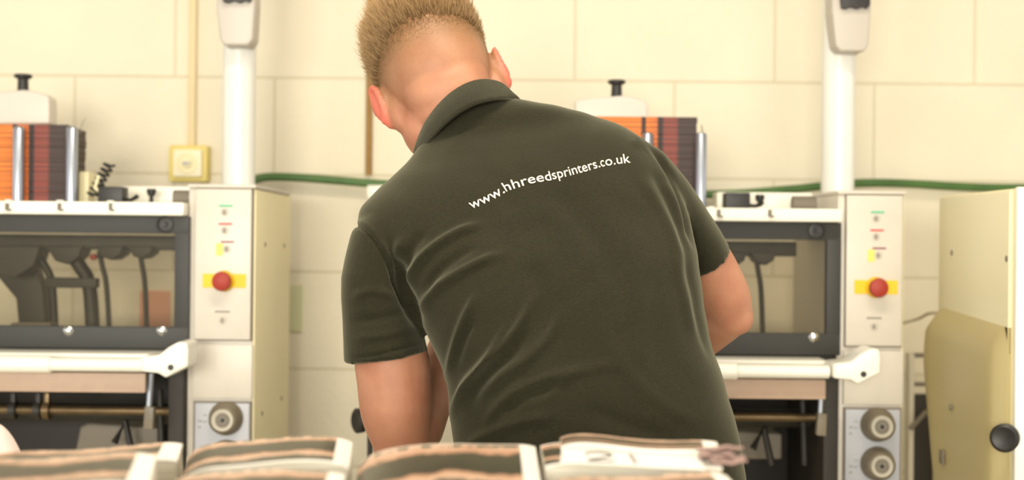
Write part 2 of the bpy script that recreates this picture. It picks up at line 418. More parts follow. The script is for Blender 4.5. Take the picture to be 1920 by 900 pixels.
    MB().box((p.x - .01, 3.15, zd), (p.x + .012, 3.20, zd + .075), .004).build('side_guide', M['side'], t)
    # guide bars of the feeder
    for px in (36.5, 136.5):
        p = W(px, 237, 3.1)
        MB().tube([(p.x, 3.095, zd - .005), (p.x, 3.095, p.z - .006), (p.x, 3.095, p.z - .002), (p.x, 3.095, p.z)], [.0125, .0125, .010, .005], 20).build('guide_bar', M['steel'], t)
    MB().tube([W(149, 250, 3.12), W(154, 232, 3.14), W(160, 222, 3.16)], .0012, 6).build('wire_finger', M['chrome'], t)
    # feeder head with knob behind the stack
    p, q = W(-45, 172, 3.24), W(92, 232, 3.24)
    fh = MB().pprism([(-45, 232), (-45, 176), (-8, 172), (43, 168), (60, 170), (84, 176), (92, 184), (92, 232)], 3.25, 3.31, .006)
    fh.box((q.x - .10, 3.26, zd), (q.x - .03, 3.30, q.z + .02), .003)
    fh = fh.build('feeder_head', M['plastic'], t)
    c = W(43, 170, 3.28)
    MB().lathe((c.x, 3.28, c.z), (0, 0, 1), [(-.004, .013), (.026, .012), (.030, .020), (.036, .021), (.038, .017)], 24).build('knob', M['black'], fh)
    # upper section: end cheek, window door
    zb = W(180, 652, 3.0).z
    MB().box((xl, 3.02, zb), (xl + .03, 3.45, zd - .02), .003).build('end_cheek', M['dframe'], t)
    xg0, xg1 = W(L + 30, 0, 2.99).x, W(328, 520, 2.99).x
    zg0, zg1 = W(180, 612, 2.99).z, W(180, 437, 2.99).z
    zf1 = zr0 - .001; xR = W(355, 520, 2.99).x
    dg = MB()
    dg.box((xl, 2.985, zg1), (xR, 3.005, zf1), .002); dg.box((xl, 2.985, zb), (xR, 3.005, zg0), .002)
    dg.box((xl, 2.985, zg0 - .001), (xg0, 3.005, zg1 + .001), .001); dg.box((xg1, 2.985, zg0 - .001), (xR, 3.005, zg1 + .001), .001)
    wd = dg.build('window_frame', M['dframe'], t)
    MB().box((xg0 - .004, 2.994, zg0 - .004), (xg1 + .004, 2.998, zg1 + .004), 0).build('window_pane', M['glass'], wd)
    c = W(309, 421, 2.985)
    MB().lathe((c.x, 2.986, c.z), (0, -1, 0), [(0, .019), (.006, .018), (.007, .013), (.003, .012), (.003, .006), (.008, .005)], 24).build('door_catch', M['black'], wd)
    for px in (128, 303):
        c = W(px, 620, 2.985)
        MB().lathe((c.x, 2.987, c.z), (0, -1, 0), [(0, .011), (.004, .011), (.008, .007), (.009, .002)], 18).build('screw', M['chrome'], wd)
    # mechanism seen through the window
    mg = MB()
    p, q = W(L + 40, 436, 3.15), W(335, 470, 3.15)
    mg.box((p.x, 3.15, q.z), (q.x, 3.22, p.z), .004)
    mg.build('crossbeam', M['mech'], t)
    def P3(l, D): return [W(x, y, D) for x, y in l]
    arms = [
        [(-60, 470), (-58, 540), (-50, 660)],
        [(62, 470), (85, 500), (98, 540), (104, 660)],
        [(128, 470), (150, 500), (168, 540), (176, 662)],
        [(186, 470), (192, 500), (200, 540), (207, 662)],
        [(262, 470), (266, 495), (272, 540), (276, 662)],
    ]
    for a_ in arms:
        wdt = .006 if a_[0][0] > 180 else (.009 if a_[0][0] < 100 else .016)
        MB().tube(sm(P3(a_, 3.16), 6), wdt, 12).build('sucker_arm', M['mech'], t)
    for (px, py, r) in [(15, 490, 60), (120, 480, 34), (205, 478, 26), (262, 480, 24)]:
        q0, q1 = W(px - r * .7, 465, 3.13), W(px + r * .7, 465 + r * .75, 3.13)
        MB().pprism([(px - r, 462), (px + r, 462), (px + r * .8, 462 + r * .6), (px + r * .2, 462 + r), (px - r * .5, 462 + r * .8)], 3.12, 3.2, .003).build('sucker_block', M['mech'], t)
    MB().pprism([(85, 520), (180, 522), (180, 540), (85, 540)], 3.14, 3.17, .003).build('link_bar', M['mech'], t)
    MB().pprism([(-20, 470), (60, 480), (80, 540), (90, 660), (40, 660), (30, 560), (-20, 500)], 3.22, 3.26, .003).build('feeder_plate', M['mech'], t)
    c = W(172, 482, 3.11)
    MB().lathe((c.x, 3.13, c.z), (0, -1, 0), [(0, .007), (.012, .007), (.014, .004)], 14).build('red_button', M['red'], t)
    MB().pprism([(20, 606), (95, 606), (95, 625), (20, 625)], 3.05, 3.1, .002).build('tray', M['gmark'], t)
    # deck below the window and lower housing
    MB().box((xl, 3.0, zb - .03), (xr, 3.24, zb - .002), .002).build('lower_deck', M['dframe'], t)
    p, q = W(L, 656, 2.92), W(300, 673, 2.92)
    MB().box((xl, 2.90, q.z), (q.x, 2.985, p.z), .006).build('front_rail', M['white'], t)
    p0, p1 = W(-330, 684, 2.84), W(98, 684, 2.84); r = 16 * 2.84 / F
    p0.z = p1.z = W(180, 684, 2.84).z
    hb = MB().tube([(p0.x, 2.84, p0.z), (p1.x - .004, 2.84, p0.z), (p1.x, 2.84, p0.z)], [r, r, r * .8], 28).build('grip_sleeve', M['white'], t)
    p2 = W(268, 684, 2.84)
    MB().tube([(p1.x - .02, 2.84, p0.z), (p2.x, 2.84, p0.z)], 12.5 * 2.84 / F, 28).build('hand_bar', M['white'], t)
    MB().pprism([(264, 669), (298, 666), (314, 652), (334, 641), (350, 642), (353, 660), (352, 688), (336, 695), (310, 709), (296, 700), (264, 697)], 2.81, 2.90, .006).build('bar_bracket', M['white'], t)
    c = W(320, 689, 2.81)
    MB().lathe((c.x, 2.812, c.z), (0, -1, 0), [(0, .0065), (.003, .006), (.003, .003)], 14).build('bracket_bolt', M['black'], t)
    p, q = W(-330, 699, 2.86), W(272, 736, 2.86)
    p.z = W(180, 699, 2.86).z; q.z = W(180, 736, 2.86).z
    MB().box((p.x, 2.86, q.z), (q.x, 2.875, p.z), .003).build('lower_cover', M['tan'], t)
    # lower cavity
    hz = W(180, 700, 3.0).z
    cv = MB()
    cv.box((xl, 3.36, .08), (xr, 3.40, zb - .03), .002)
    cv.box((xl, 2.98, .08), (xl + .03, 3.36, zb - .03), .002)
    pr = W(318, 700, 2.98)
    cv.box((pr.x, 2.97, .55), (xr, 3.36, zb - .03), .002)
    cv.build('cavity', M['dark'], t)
    MB().box((xl, 2.97, .06), (xr, 3.40, .72), .006).build('base_cabinet', M['side'], t)
    for fx in (xl + .08, x0 - .1, x1 - .06):
        for fy in (3.05, 3.36): MB().lathe((fx, fy, 0), (0, 0, 1), [(0, .03), (.012, .03), (.02, .014), (.07, .014)], 16).build('foot', M['black'], t)
    zs = W(180, 770, 3.02).z
    MB().tube([(xl, 3.02, zs), (pr.x, 3.02, zs)], .009, 16).build('drive_shaft', M['brass'], t)
    MB().tube([(xl, 3.10, zs - .012), (pr.x, 3.10, zs - .012)], .020, 16).build('roller', M['mech'], t)
    for px in (-90, 25, 72, 88):
        c = W(px, 772, 3.02)
        MB().tube([(c.x - .007, 3.02, zs), (c.x + .007, 3.02, zs)], .020, 20).box((c.x - .004, 3.01, zs), (c.x + .006, 3.02, zs + .038), .002).build('shaft_collar', M['mech'] if px != 88 else M['brass'], t)
    lt = MB().tube([W(283, 700, 2.9), W(279, 765, 2.9)], .006, 12).build('latch_rod', M['steel'], t)
    MB().pprism([(271, 762), (288, 764), (286, 806), (268, 804)], 2.89, 2.91, .002).build('latch_grip', M['knobp'], lt)
    MB().pprism([(150, 800), (165, 794), (296, 802), (296, 850), (140, 850)], 3.12, 3.3, .006).build('gearbox', M['gmark'], t)
    MB().tube([W(300, 730, 3.03), W(304, 860, 3.03)], .007, 12).build('side_strut', M['mech'], t)
    MB().tube([W(215, 830, 3.05), W(235, 790, 3.05), W(250, 860, 3.05)], .008, 12).build('cranked_arm', M['mech'], t)
    return t, zd
mach, ZDECK = build_machine()
tag(mach, 'cream collating machine left of the man, with red emergency button and one knob in view', 'machine', 'collating machines along the wall')
m2 = copy_tree(mach); m2.location.x += X_SHIFT
for o in [k for k in bpy.data.objects if k.parent == m2 and k.name.split('.')[0] in ('spring', 'bracket_arm')]: bpy.data.objects.remove(o)
tag(m2, 'cream collating machine right of the man, with two knobs on its tower in view', 'machine', 'collating machines along the wall')

# printed stacks in the feeders
def stack_mat():
    m = bpy.data.materials.new('printed_stack_edges'); m.use_nodes = True; nt = m.node_tree; b = nt.nodes['Principled BSDF']
    tc = nt.nodes.new('ShaderNodeTexCoord'); sp = nt.nodes.new('ShaderNodeSeparateXYZ'); nt.links.new(tc.outputs['Object'], sp.inputs[0])
    n = nt.nodes.new('ShaderNodeTexNoise'); n.noise_dimensions = '1D'; n.inputs['Scale'].default_value = 260; n.inputs['Detail'].default_value = 2
    nt.links.new(sp.outputs[2], n.inputs['W'])
    md = nt.nodes.new('ShaderNodeMath'); md.operation = 'MULTIPLY_ADD'; md.inputs[1].default_value = .004; nt.links.new(n.outputs[0], md.inputs[0]); nt.links.new(sp.outputs[0], md.inputs[2])
    # object x runs from left edge (0) to right edge
    mr = nt.nodes.new('ShaderNodeMapRange'); mr.inputs[1].default_value = 0; mr.inputs[2].default_value = STW; nt.links.new(md.outputs[0], mr.inputs[0])
    cr = nt.nodes.new('ShaderNodeValToRGB'); cr.color_ramp.interpolation = 'LINEAR'
    pxs = lambda p: min(1, max(0, (p - STL) / (130 - STL)))
    O, K, R, Dk = (214, 118, 40), (34, 22, 22), (126, 58, 48), (58, 40, 36)
    stops = [(0, O), (pxs(26), O), (pxs(27), K), (pxs(34), K), (pxs(36), O), (pxs(56), (200, 104, 44)), (pxs(58), K), (pxs(66), K), (pxs(69), R), (pxs(92), R), (pxs(98), Dk), (1, Dk)]
    el = cr.color_ramp.elements
    while len(el) < len(stops): el.new(.5)
    for e, (p, c) in zip(el, stops): e.position = p; e.color = (*lin(c), 1)
    nt.links.new(mr.outputs[0], cr.inputs[0])
    n3 = nt.nodes.new('ShaderNodeTexNoise'); n3.noise_dimensions = '1D'; n3.inputs['Scale'].default_value = 190; n3.inputs['Detail'].default_value = 3
    nt.links.new(sp.outputs[2], n3.inputs['W'])
    r2 = nt.nodes.new('ShaderNodeMapRange'); r2.inputs[1].default_value = .38; r2.inputs[2].default_value = .66; r2.inputs[3].default_value = .55; r2.inputs[4].default_value = 1.35
    nt.links.new(n3.outputs[0], r2.inputs[0])
    mx = nt.nodes.new('ShaderNodeVectorMath'); mx.operation = 'SCALE'; nt.links.new(cr.outputs[0], mx.inputs[0]); nt.links.new(r2.outputs[0], mx.inputs['Scale'])
    nt.links.new(mx.outputs[0], b.inputs['Base Color']); b.inputs['Roughness'].default_value = .5
    bp = nt.nodes.new('ShaderNodeBump'); bp.inputs['Strength'].default_value = .6; bp.inputs['Distance'].default_value = .002
    nt.links.new(n3.outputs[0], bp.inputs['Height']); nt.links.new(bp.outputs[0], b.inputs['Normal'])
    return m
STL = -70
sa, sb = W(STL, 232, 3.115), W(128, 234, 3.115); STW = sb.x - sa.x
M['stack'] = stack_mat()
def sheet_block(x0, x1, y0, y1, z0, z1, n=34):
    vs, fs = [], []
    for i in range(n + 1):
        z = z0 + (z1 - z0) * i / n; j = [random.uniform(-.0012, .0012) for _ in range(4)]
        bow = .004 * math.sin(math.pi * i / n)
        vs += [(x0 + j[0], y0 + j[1] * .5, z), (x1 + j[2], y0 + j[1] * .5, z), (x1 + j[2] + .004 * (i / n), y1 + j[3], z - .006), (x0 + j[0], y1 + j[3], z - .006)]
    for i in range(n):
        for k in range(4): fs.append((i * 4 + k, i * 4 + (k + 1) % 4, (i + 1) * 4 + (k + 1) % 4, (i + 1) * 4 + k))
    fs.append((0, 1, 2, 3)); fs.append((n * 4, n * 4 + 1, n * 4 + 2, n * 4 + 3))
    return MB().raw(vs, fs)
ZD = ZDECK
st = sheet_block(sa.x, sb.x, 3.115, 3.235, ZD + .0065, sa.z).build('printed_sheet_stack', M['stack'], smooth=False, origin=(sa.x, 3.115, ZD + .0065))
tag(st, 'tall stack of orange and dark printed sheets in the left machine feeder', 'paper stack', 'printed sheet stacks in the feeders')
s2 = sheet_block(sa.x, sb.x, 3.115, 3.235, ZD + .0065, sa.z + .030).build('printed_sheet_stack', M['stack'], smooth=False, origin=(sa.x, 3.115, ZD + .0065))
tag(s2, 'x', 'paper stack', 'printed sheet stacks in the feeders'); s2.location.x += X_SHIFT + .008; s2['label'] = "tall stack of orange and dark printed sheets showing above the man's right shoulder"

# ------------------------------------------------------------------ cabinet on the right
XC = 805 * 3.0 / F
cbz = W(1765, 367, 3.0).z
cab = root('machine_cabinet', (XC + .25, 2.8, 0), 'tall cream sheet-metal cabinet at the right edge with small screws on its side', 'cabinet')
MB().box((XC, 2.56, .04), (XC + .5, 3.0, cbz), .006).build('housing', M['side'], cab)
MB().box((XC - .002, 2.545, .04), (XC + .5, 2.56, cbz + .002), .004).build('front_panel', M['white'], cab)
M['sidelight'] = mat('pale_side_paint', (232, 224, 190), .35)
M['sidedark'] = mat('tan_cover_paint', (178, 164, 118), .4)  # darker tan paints in the shade on the cabinet's lower side
MB().box((XC - .006, 2.575, 1.10), (XC + .001, 2.997, cbz - .004), .003).build('upper_panel', M['sidelight'], cab)
# bulged lower cover
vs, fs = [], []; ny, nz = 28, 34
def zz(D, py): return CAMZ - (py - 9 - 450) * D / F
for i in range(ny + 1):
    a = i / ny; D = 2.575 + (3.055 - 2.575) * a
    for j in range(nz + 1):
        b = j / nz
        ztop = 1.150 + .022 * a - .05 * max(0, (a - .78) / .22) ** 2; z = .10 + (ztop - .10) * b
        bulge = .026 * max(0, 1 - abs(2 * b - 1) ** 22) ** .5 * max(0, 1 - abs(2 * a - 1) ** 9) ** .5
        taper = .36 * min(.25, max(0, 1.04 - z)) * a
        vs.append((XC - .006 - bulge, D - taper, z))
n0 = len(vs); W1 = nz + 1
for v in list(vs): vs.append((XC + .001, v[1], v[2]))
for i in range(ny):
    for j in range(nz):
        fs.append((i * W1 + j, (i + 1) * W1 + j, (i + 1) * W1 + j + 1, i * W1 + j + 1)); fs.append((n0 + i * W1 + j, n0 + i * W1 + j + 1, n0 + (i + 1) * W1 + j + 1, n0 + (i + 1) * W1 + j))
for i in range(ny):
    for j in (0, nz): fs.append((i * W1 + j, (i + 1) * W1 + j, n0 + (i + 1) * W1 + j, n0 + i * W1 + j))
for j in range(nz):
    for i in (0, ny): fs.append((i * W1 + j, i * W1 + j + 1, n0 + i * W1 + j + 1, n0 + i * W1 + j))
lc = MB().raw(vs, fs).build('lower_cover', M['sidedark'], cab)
for (px, py, par, off) in [(1785, 475, cab, .006), (1888, 485, cab, .006), (1785, 765, lc, .036)]:
    D = (XC - off) * F / (px - 960)
    MB().lathe((XC - off + .001, D, zz(D, py)), (-1, 0, 0), [(0, .006), (.002, .006), (.003, .003)], 14).build('screw', M['gmark'], par)
D = (XC - .036) * F / (1770 - 960); z = zz(D, 858)
MB().box((XC - .0385, D - .012, z - .014), (XC - .034, D + .012, z + .014), .003).build('slot', M['seam'], lc)
D = 2.56
z = zz(D, 815)
kn = MB().lathe((XC - .012, 2.55, z), (-.55, -1, 0), [(-.02, .010), (.012, .010), (.02, .018), (.028, .025), (.042, .0255), (.046, .02), (.043, .010)], 24)
kn.build('clamp_knob', M['black'], cab)
for fy in (2.6, 2.95):
    for fx in (XC + .05, XC + .45): MB().lathe((fx, fy, 0), (0, 0, 1), [(0, .03), (.015, .03), (.045, .015)], 16).build('foot', M['black'], cab)
p = W(1913, 322, 2.8)
MB().tube([(p.x + .02, 2.75, cbz), (p.x + .02, 2.75, cbz + .035)], .008, 12).lathe((p.x + .02, 2.75, cbz + .03), (0, 0, 1), [(0, .014), (.012, .020), (.022, .018)], 18).build('top_knob', M['black'], cab)

# low frame with rungs in the gap between the right machine and the cabinet
fr = root('steel_trolley', (W(1722, 900, 3.3).x, 3.5, 0), 'narrow dark frame with crossbars in the gap beside the tall cream cabinet', 'frame')
x0, x1 = W(1706, 700, 3.5).x, W(1752, 700, 3.5).x
for x in (x0, x1):
    MB().box((x - .006, 3.48, 0), (x + .006, 3.52, W(1722, 662, 3.5).z), .002).build('upright', M['tower'], fr)
for (ya, yb) in [(664, 671), (719, 725)]:
    a, b = W(1706, ya, 3.48), W(1752, yb, 3.48)
    MB().box((x0 + .006, 3.48, b.z), (x1 - .006, 3.52, a.z), .001).build('crossbar', M['gmark'], fr)
a, b = W(1706, 741, 3.48), W(1752, 1300, 3.48)
MB().box((x0 + .006, 3.485, b.z), (x1 - .006, 3.52, a.z), .002).build('back_plate', M['dark'], fr)
MB().tube([W(1706, 805, 3.47), W(1738, 770, 3.47)], .006, 10).build('brace', M['gmark'], fr)

# knob on a rod between the left machine and the man's arm
kx = W(664, 790, 2.9)
kr = root('clamp_stand', (kx.x, 2.9, 0), "round black clamp knob on a thin stand beside the man's left elbow", 'clamp')
MB().tube([(kx.x + .03, 2.93, .01), (kx.x + .03, 2.93, kx.z)], .006, 12).build('stand_rod', M['mech'], kr)
MB().lathe((kx.x + .03, 2.93, 0), (0, 0, 1), [(0, .09), (.01, .09), (.016, .02)], 24).build('stand_base', M['black'], kr)
MB().lathe((kx.x + .04, 2.93, kx.z), (-1, -.6, 0), [(0, .010), (.02, .012), (.028, .025), (.042, .026), (.046, .02), (.043, .012)], 24).build('clamp_knob', M['black'], kr)

# ------------------------------------------------------------------ table and printed piles
TB = root('print_table', (0.0, 1.15, 0), 'long grey table in the foreground carrying the printed leaflet piles', 'table')
MB().box((-.95, .62, .76), (.75, 1.66, .80), .004).build('table_top', M['tabletop'], TB)
for x in (-.88, .68):
    for y in (.7, 1.58): MB().box((x - .025, y - .025, 0), (x + .025, y + .025, .76), .003).build('leg', M['dframe'], TB)

def print_mat(name, seed, warm=0.0):
    m = bpy.data.materials.new(name); m.use_nodes = True; nt = m.node_tree; b = nt.nodes['Principled BSDF']
    uv = nt.nodes.new('ShaderNodeUVMap'); sp = nt.nodes.new('ShaderNodeSeparateXYZ'); nt.links.new(uv.outputs[0], sp.inputs[0])
    mp = nt.nodes.new('ShaderNodeMapping'); mp.inputs['Scale'].default_value = (1.7, .8, 1); mp.inputs['Location'].default_value = (seed * 3.1, seed, 0)
    nt.links.new(uv.outputs[0], mp.inputs[0])
    n = nt.nodes.new('ShaderNodeTexNoise'); n.inputs['Scale'].default_value = 1.6; n.inputs['Detail'].default_value = 6; n.inputs['Roughness'].default_value = .62
    nt.links.new(mp.outputs[0], n.inputs['Vector'])
    ad = nt.nodes.new('ShaderNodeMath'); ad.operation = 'MULTIPLY_ADD'; ad.inputs[1].default_value = .46
    nt.links.new(n.outputs[0], ad.inputs[0]); nt.links.new(sp.outputs[1], ad.inputs[2])     # v + noise
    cr = nt.nodes.new('ShaderNodeValToRGB'); cr.color_ramp.interpolation = 'LINEAR'
    ol, pk, tn, gr, cm = (52, 50, 37), (190, 146, 118), (104, 92, 68), (74, 71, 55), (212, 180, 156)
    stops = [(0.0, tn), (.10, pk), (.16, cm), (.18, ol), (.34, gr), (.36, cm), (.44, pk), (.47, ol), (.76, gr), (.79, pk), (.90, cm)]
    el = cr.color_ramp.elements
    while len(el) < len(stops): el.new(.5)
    for e, (p, c) in zip(el, stops): e.position = p; e.color = (*lin(c), 1)
    md = nt.nodes.new('ShaderNodeMath'); md.operation = 'MULTIPLY'; md.inputs[1].default_value = .82
    nt.links.new(ad.outputs[0], md.inputs[0]); nt.links.new(md.outputs[0], cr.inputs[0])
    # caption dashes near the far margin
    w1 = nt.nodes.new('ShaderNodeTexNoise'); w1.inputs['Scale'].default_value = 9; nt.links.new(mp.outputs[0], w1.inputs['Vector'])
    g1 = nt.nodes.new('ShaderNodeMath'); g1.operation = 'GREATER_THAN'; g1.inputs[1].default_value = .5; nt.links.new(w1.outputs[0], g1.inputs[0])
    def step(src, lo, hi):
        a = nt.nodes.new('ShaderNodeMath'); a.operation = 'GREATER_THAN'; a.inputs[1].default_value = lo; nt.links.new(src, a.inputs[0])
        c = nt.nodes.new('ShaderNodeMath'); c.operation = 'LESS_THAN'; c.inputs[1].default_value = hi; nt.links.new(src, c.inputs[0])
        d = nt.nodes.new('ShaderNodeMath'); d.operation = 'MULTIPLY'; nt.links.new(a.outputs[0], d.inputs[0]); nt.links.new(c.outputs[0], d.inputs[1]); return d.outputs[0]
    cap = nt.nodes.new('ShaderNodeMath'); cap.operation = 'MULTIPLY'; nt.links.new(step(sp.outputs[1], .84, .90), cap.inputs[0]); nt.links.new(g1.outputs[0], cap.inputs[1])
    mixc = nt.nodes.new('ShaderNodeMix'); mixc.data_type = 'RGBA'; nt.links.new(cap.outputs[0], mixc.inputs[0]); nt.links.new(cr.outputs[0], mixc.inputs[6]); mixc.inputs[7].default_value = (*lin((110, 106, 90)), 1)
    ins = nt.nodes.new('ShaderNodeMath'); ins.operation = 'MULTIPLY'
    nt.links.new(step(sp.outputs[0], .0, .905), ins.inputs[0]); nt.links.new(step(sp.outputs[1], .03, .925), ins.inputs[1])
    fin = nt.nodes.new('ShaderNodeMix'); fin.data_type = 'RGBA'; nt.links.new(ins.outputs[0], fin.inputs[0]); fin.inputs[6].default_value = (*lin((246, 242, 234)), 1); nt.links.new(mixc.outputs[2], fin.inputs[7])
    nt.links.new(fin.outputs[2], b.inputs['Base Color']); b.inputs['Roughness'].default_value = .38
    return m
def edge_mat():
    m = bpy.data.materials.new('paper_edges'); m.use_nodes = True; nt = m.node_tree; b = nt.nodes['Principled BSDF']
    tc = nt.nodes.new('ShaderNodeTexCoord'); sp = nt.nodes.new('ShaderNodeSeparateXYZ'); nt.links.new(tc.outputs['Object'], sp.inputs[0])
    n = nt.nodes.new('ShaderNodeTexNoise'); n.noise_dimensions = '1D'; n.inputs['Scale'].default_value = 400; nt.links.new(sp.outputs[2], n.inputs['W'])
    cr = nt.nodes.new('ShaderNodeValToRGB'); cr.color_ramp.elements[0].position = .35; cr.color_ramp.elements[1].position = .65
    cr.color_ramp.elements[0].color = (*lin((196, 188, 164)), 1); cr.color_ramp.elements[1].color = (*lin((222, 216, 204)), 1)
    nt.links.new(n.outputs[0], cr.inputs[0]); nt.links.new(cr.outputs[0], b.inputs['Base Color']); b.inputs['Roughness'].default_value = .8
    return m
M['edges'] = edge_mat()
def onplane(px, py, z):
    d = W(px, py, 1.0); k = (CAMZ - z) / (CAMZ - d.z); return Vector((d.x * k, k, z))
def pile(name, BL, BR, FR, FL, zt, length, label, seed, z0=.801, curl=.006, group='piles of printed leaflets'):
    a, b, f, e = onplane(*BL, zt), onplane(*BR, zt), onplane(*FR, zt), onplane(*FL, zt)
    dn = (f - b).normalized() * length; dl = (e - a).normalized() * length
    n, mth = 28, 20
    g = root(name, tuple(((a + b + dn) / 2).xy) + (z0,), label, 'paper pile', group)
    zb = z0
    # top leaf: curved grid with thickness
    def P(u, v, dz=0):     # u left->right, v far(1)->near(0)
        p = (a + dl * (1 - v)).lerp(b + dn * (1 - v), u)
        h = -curl * 1.6 * math.exp(-u * 14) - curl * .5 * math.exp(-(1 - u) * 18) - curl * .9 * max(0, v - .93) / .07 * .5 + .0015 * math.sin(u * 7 + seed)
        return Vector((p.x, p.y, zt + h + dz))
    bm = bmesh.new(); uvl = bm.loops.layers.uv.new('UVMap')
    T = [[bm.verts.new(P(i / n, j / mth)) for j in range(mth + 1)] for i in range(n + 1)]
    B = [[bm.verts.new(P(i / n, j / mth, -.0012)) for j in range(mth + 1)] for i in range(n + 1)]
    uvs = {}
    for i in range(n + 1):
        for j in range(mth + 1): uvs[T[i][j]] = uvs[B[i][j]] = (i / n, j / mth)
    def face(vv):
        fc = bm.faces.new(vv)
        for lp in fc.loops: lp[uvl].uv = uvs[lp.vert]
    for i in range(n):
        for j in range(mth): face((T[i][j], T[i + 1][j], T[i + 1][j + 1], T[i][j + 1])); face((B[i][j], B[i][j + 1], B[i + 1][j + 1], B[i + 1][j]))
    for i in range(n): face((T[i][0], B[i][0], B[i + 1][0], T[i + 1][0])); face((T[i][mth], T[i + 1][mth], B[i + 1][mth], B[i][mth]))
    for j in range(mth): face((T[0][j], T[0][j + 1], B[0][j + 1], B[0][j])); face((T[n][j], B[n][j], B[n][j + 1], T[n][j + 1]))
    me = bpy.data.meshes.new('top_leaf'); bm.to_mesh(me); bm.free()
    finish('top_leaf', me, print_mat('print_' + str(seed), seed), g)
    # body of the pile
    bm = bmesh.new(); rows = max(8, int((zt - zb) / .006)); rings = []
    outline = [(i / 12, 1.0) for i in range(13)] + [(1.0, 1 - i / 6) for i in range(1, 7)] + [(1 - i / 12, 0.0) for i in range(1, 13)] + [(0.0, i / 6) for i in range(1, 6)]
    for r in range(rows + 1):
        k = r / rows; j = Vector((random.uniform(-.0008, .0008), random.uniform(-.0008, .0008), 0)); ring = []
        for (u, v) in outline:
            p = P(u * .996 + .002, v * .996 + .002, -.0014); z = zb + (p.z - zb) * k
            ring.append(bm.verts.new((p.x + j.x, p.y + j.y, z)))
        rings.append(ring)
    m_ = len(outline)
    for r in range(rows):
        for k in range(m_): bm.faces.new((rings[r][k], rings[r][(k + 1) % m_], rings[r + 1][(k + 1) % m_], rings[r + 1][k]))
    bm.faces.new(rings[0]); bm.faces.new(rings[-1][::-1]); bmesh.ops.recalc_face_normals(bm, faces=bm.faces[:])
    me = bpy.data.meshes.new('sheets'); bm.to_mesh(me); bm.free()
    finish('sheets', me, M['edges'], g, smooth=False)
    return g
pile('leaflet_pile', (-40, 848), (343, 826), (330, 866), (-130, 890), 1.100, .120, 'leaflet pile at the far left, behind the nearest left pile', 1)
pile('leaflet_pile', (-80, 856), (294, 845), (279, 905), (-170, 905), 1.122, .16, 'nearest leaflet pile at the far left with a slanted white margin', 2)
pile('leaflet_pile', (354, 822), (662, 814), (653, 866), (339, 868), 1.106, .168, 'leaflet pile in front of the left machine tower with a curled left corner', 3, curl=.010)
pile('leaflet_pile', (318, 880), (650, 875), (638, 905), (306, 905), 1.106, .17, 'near leaflet pile in front of the curled-corner one, left of centre', 4)
pile('leaflet_pile', (674, 834), (1003, 821), (1015, 900), (662, 905), 1.106, .30, "wide leaflet pile in the middle, below the man's left side", 5, curl=.009)
pile('leaflet_pile', (1013, 827), (1330, 836), (1352, 873), (1026, 880), 1.108, .13, 'lower leaflet pile carrying the raised bundle and the white card', 6, curl=.002)
pile('leaflet_bundle', (1051, 811), (1343, 827), (1349, 842), (1052, 826), 1.1165, .068, 'thin raised leaflet bundle lying behind the white numbered card', 7, z0=1.1096, curl=.003, group='raised leaflet bundles')
pile('leaflet_pile', (1024, 888), (1358, 882), (1378, 905), (1030, 915), 1.108, .15, 'nearest leaflet pile at the right, in front of the white card', 8)
# white card with number
a, b, f = onplane(1054, 836, 1.111), onplane(1307, 849, 1.111), onplane(1323, 880, 1.111)
dn = f - b; crd = root('number_card', tuple(((a + b + dn) / 2).xy) + (1.1102,), 'white card with a handwritten 21 lying in front of the raised leaflet bundle', 'card')
MB().raw([a, b, b + dn, a + dn, a - Vector((0, 0, .0008)), b - Vector((0, 0, .0008)), b + dn - Vector((0, 0, .0008)), a + dn - Vector((0, 0, .0008))],
         [(0, 1, 2, 3), (4, 7, 6, 5), (0, 4, 5, 1), (1, 5, 6, 2), (2, 6, 7, 3), (3, 7, 4, 0)]).build('card_sheet', M['card'], crd, smooth=False)
def ink(pp, r=.0011):
    pts = []
    for (u, v) in pp:
        p = a.lerp(b, u) + dn * v; pts.append((p.x, p.y, p.z + .0004))
    MB().tube(sm(pts, 6), r, 6).build('handwriting', M['ink'], crd)
ink([(.18, .50), (.20, .40), (.28, .34), (.35, .40), (.36, .52), (.28, .72), (.20, .90), (.38, .88)])
ink([(.50, .36), (.515, .55), (.53, .9)])
# crumpled offcuts
g = MB()
c0 = onplane(1340, 866, 1.11)
for k in range(9):
    pts = []
    x, y, z = c0.x + random.uniform(-.014, -.002), c0.y + random.uniform(-.01, .015), 1.1108 + k * .0014
    for q in range(6): pts.append((x + q * .006, y + random.uniform(-.003, .003), z + random.uniform(-.0012, .0015)))
    g.tube(pts, .0016, 6, sx=2.2)
tag(g.build('paper_offcuts', mat('pinkish_paper', (150, 124, 116), .8), smooth=False), 'small crumple of pinkish paper offcuts at the right end of the lower pile', 'paper scraps', kind='stuff')
# pale bundle at the lower left
bm = bmesh.new(); bmesh.ops.create_icosphere(bm, subdivisions=5, radius=1)
cc = W(-24, 868, 1.58)
for v in bm.verts:
    n_ = .04 * math.sin(v.co.x * 5 + 1) * math.cos(v.co.z * 6) + .02 * math.sin(v.co.z * 13 + v.co.y * 9)
    zz_ = v.co.z
    v.co = Vector((cc.x + v.co.x * .052 * (1 + n_), 1.58 + v.co.y * .06 * (1 + n_), .801 + (zz_ + 1) / 2 * (W(-24, 790, 1.58).z - .801)))
    if zz_ < 0: pass
me = bpy.data.meshes.new('cloth_bundle'); bm.to_mesh(me); bm.free()
tag(finish('cloth_bundle', me, M['pale']), 'rounded pale pink bundle poking up behind the far left leaflet pile', 'bundle')

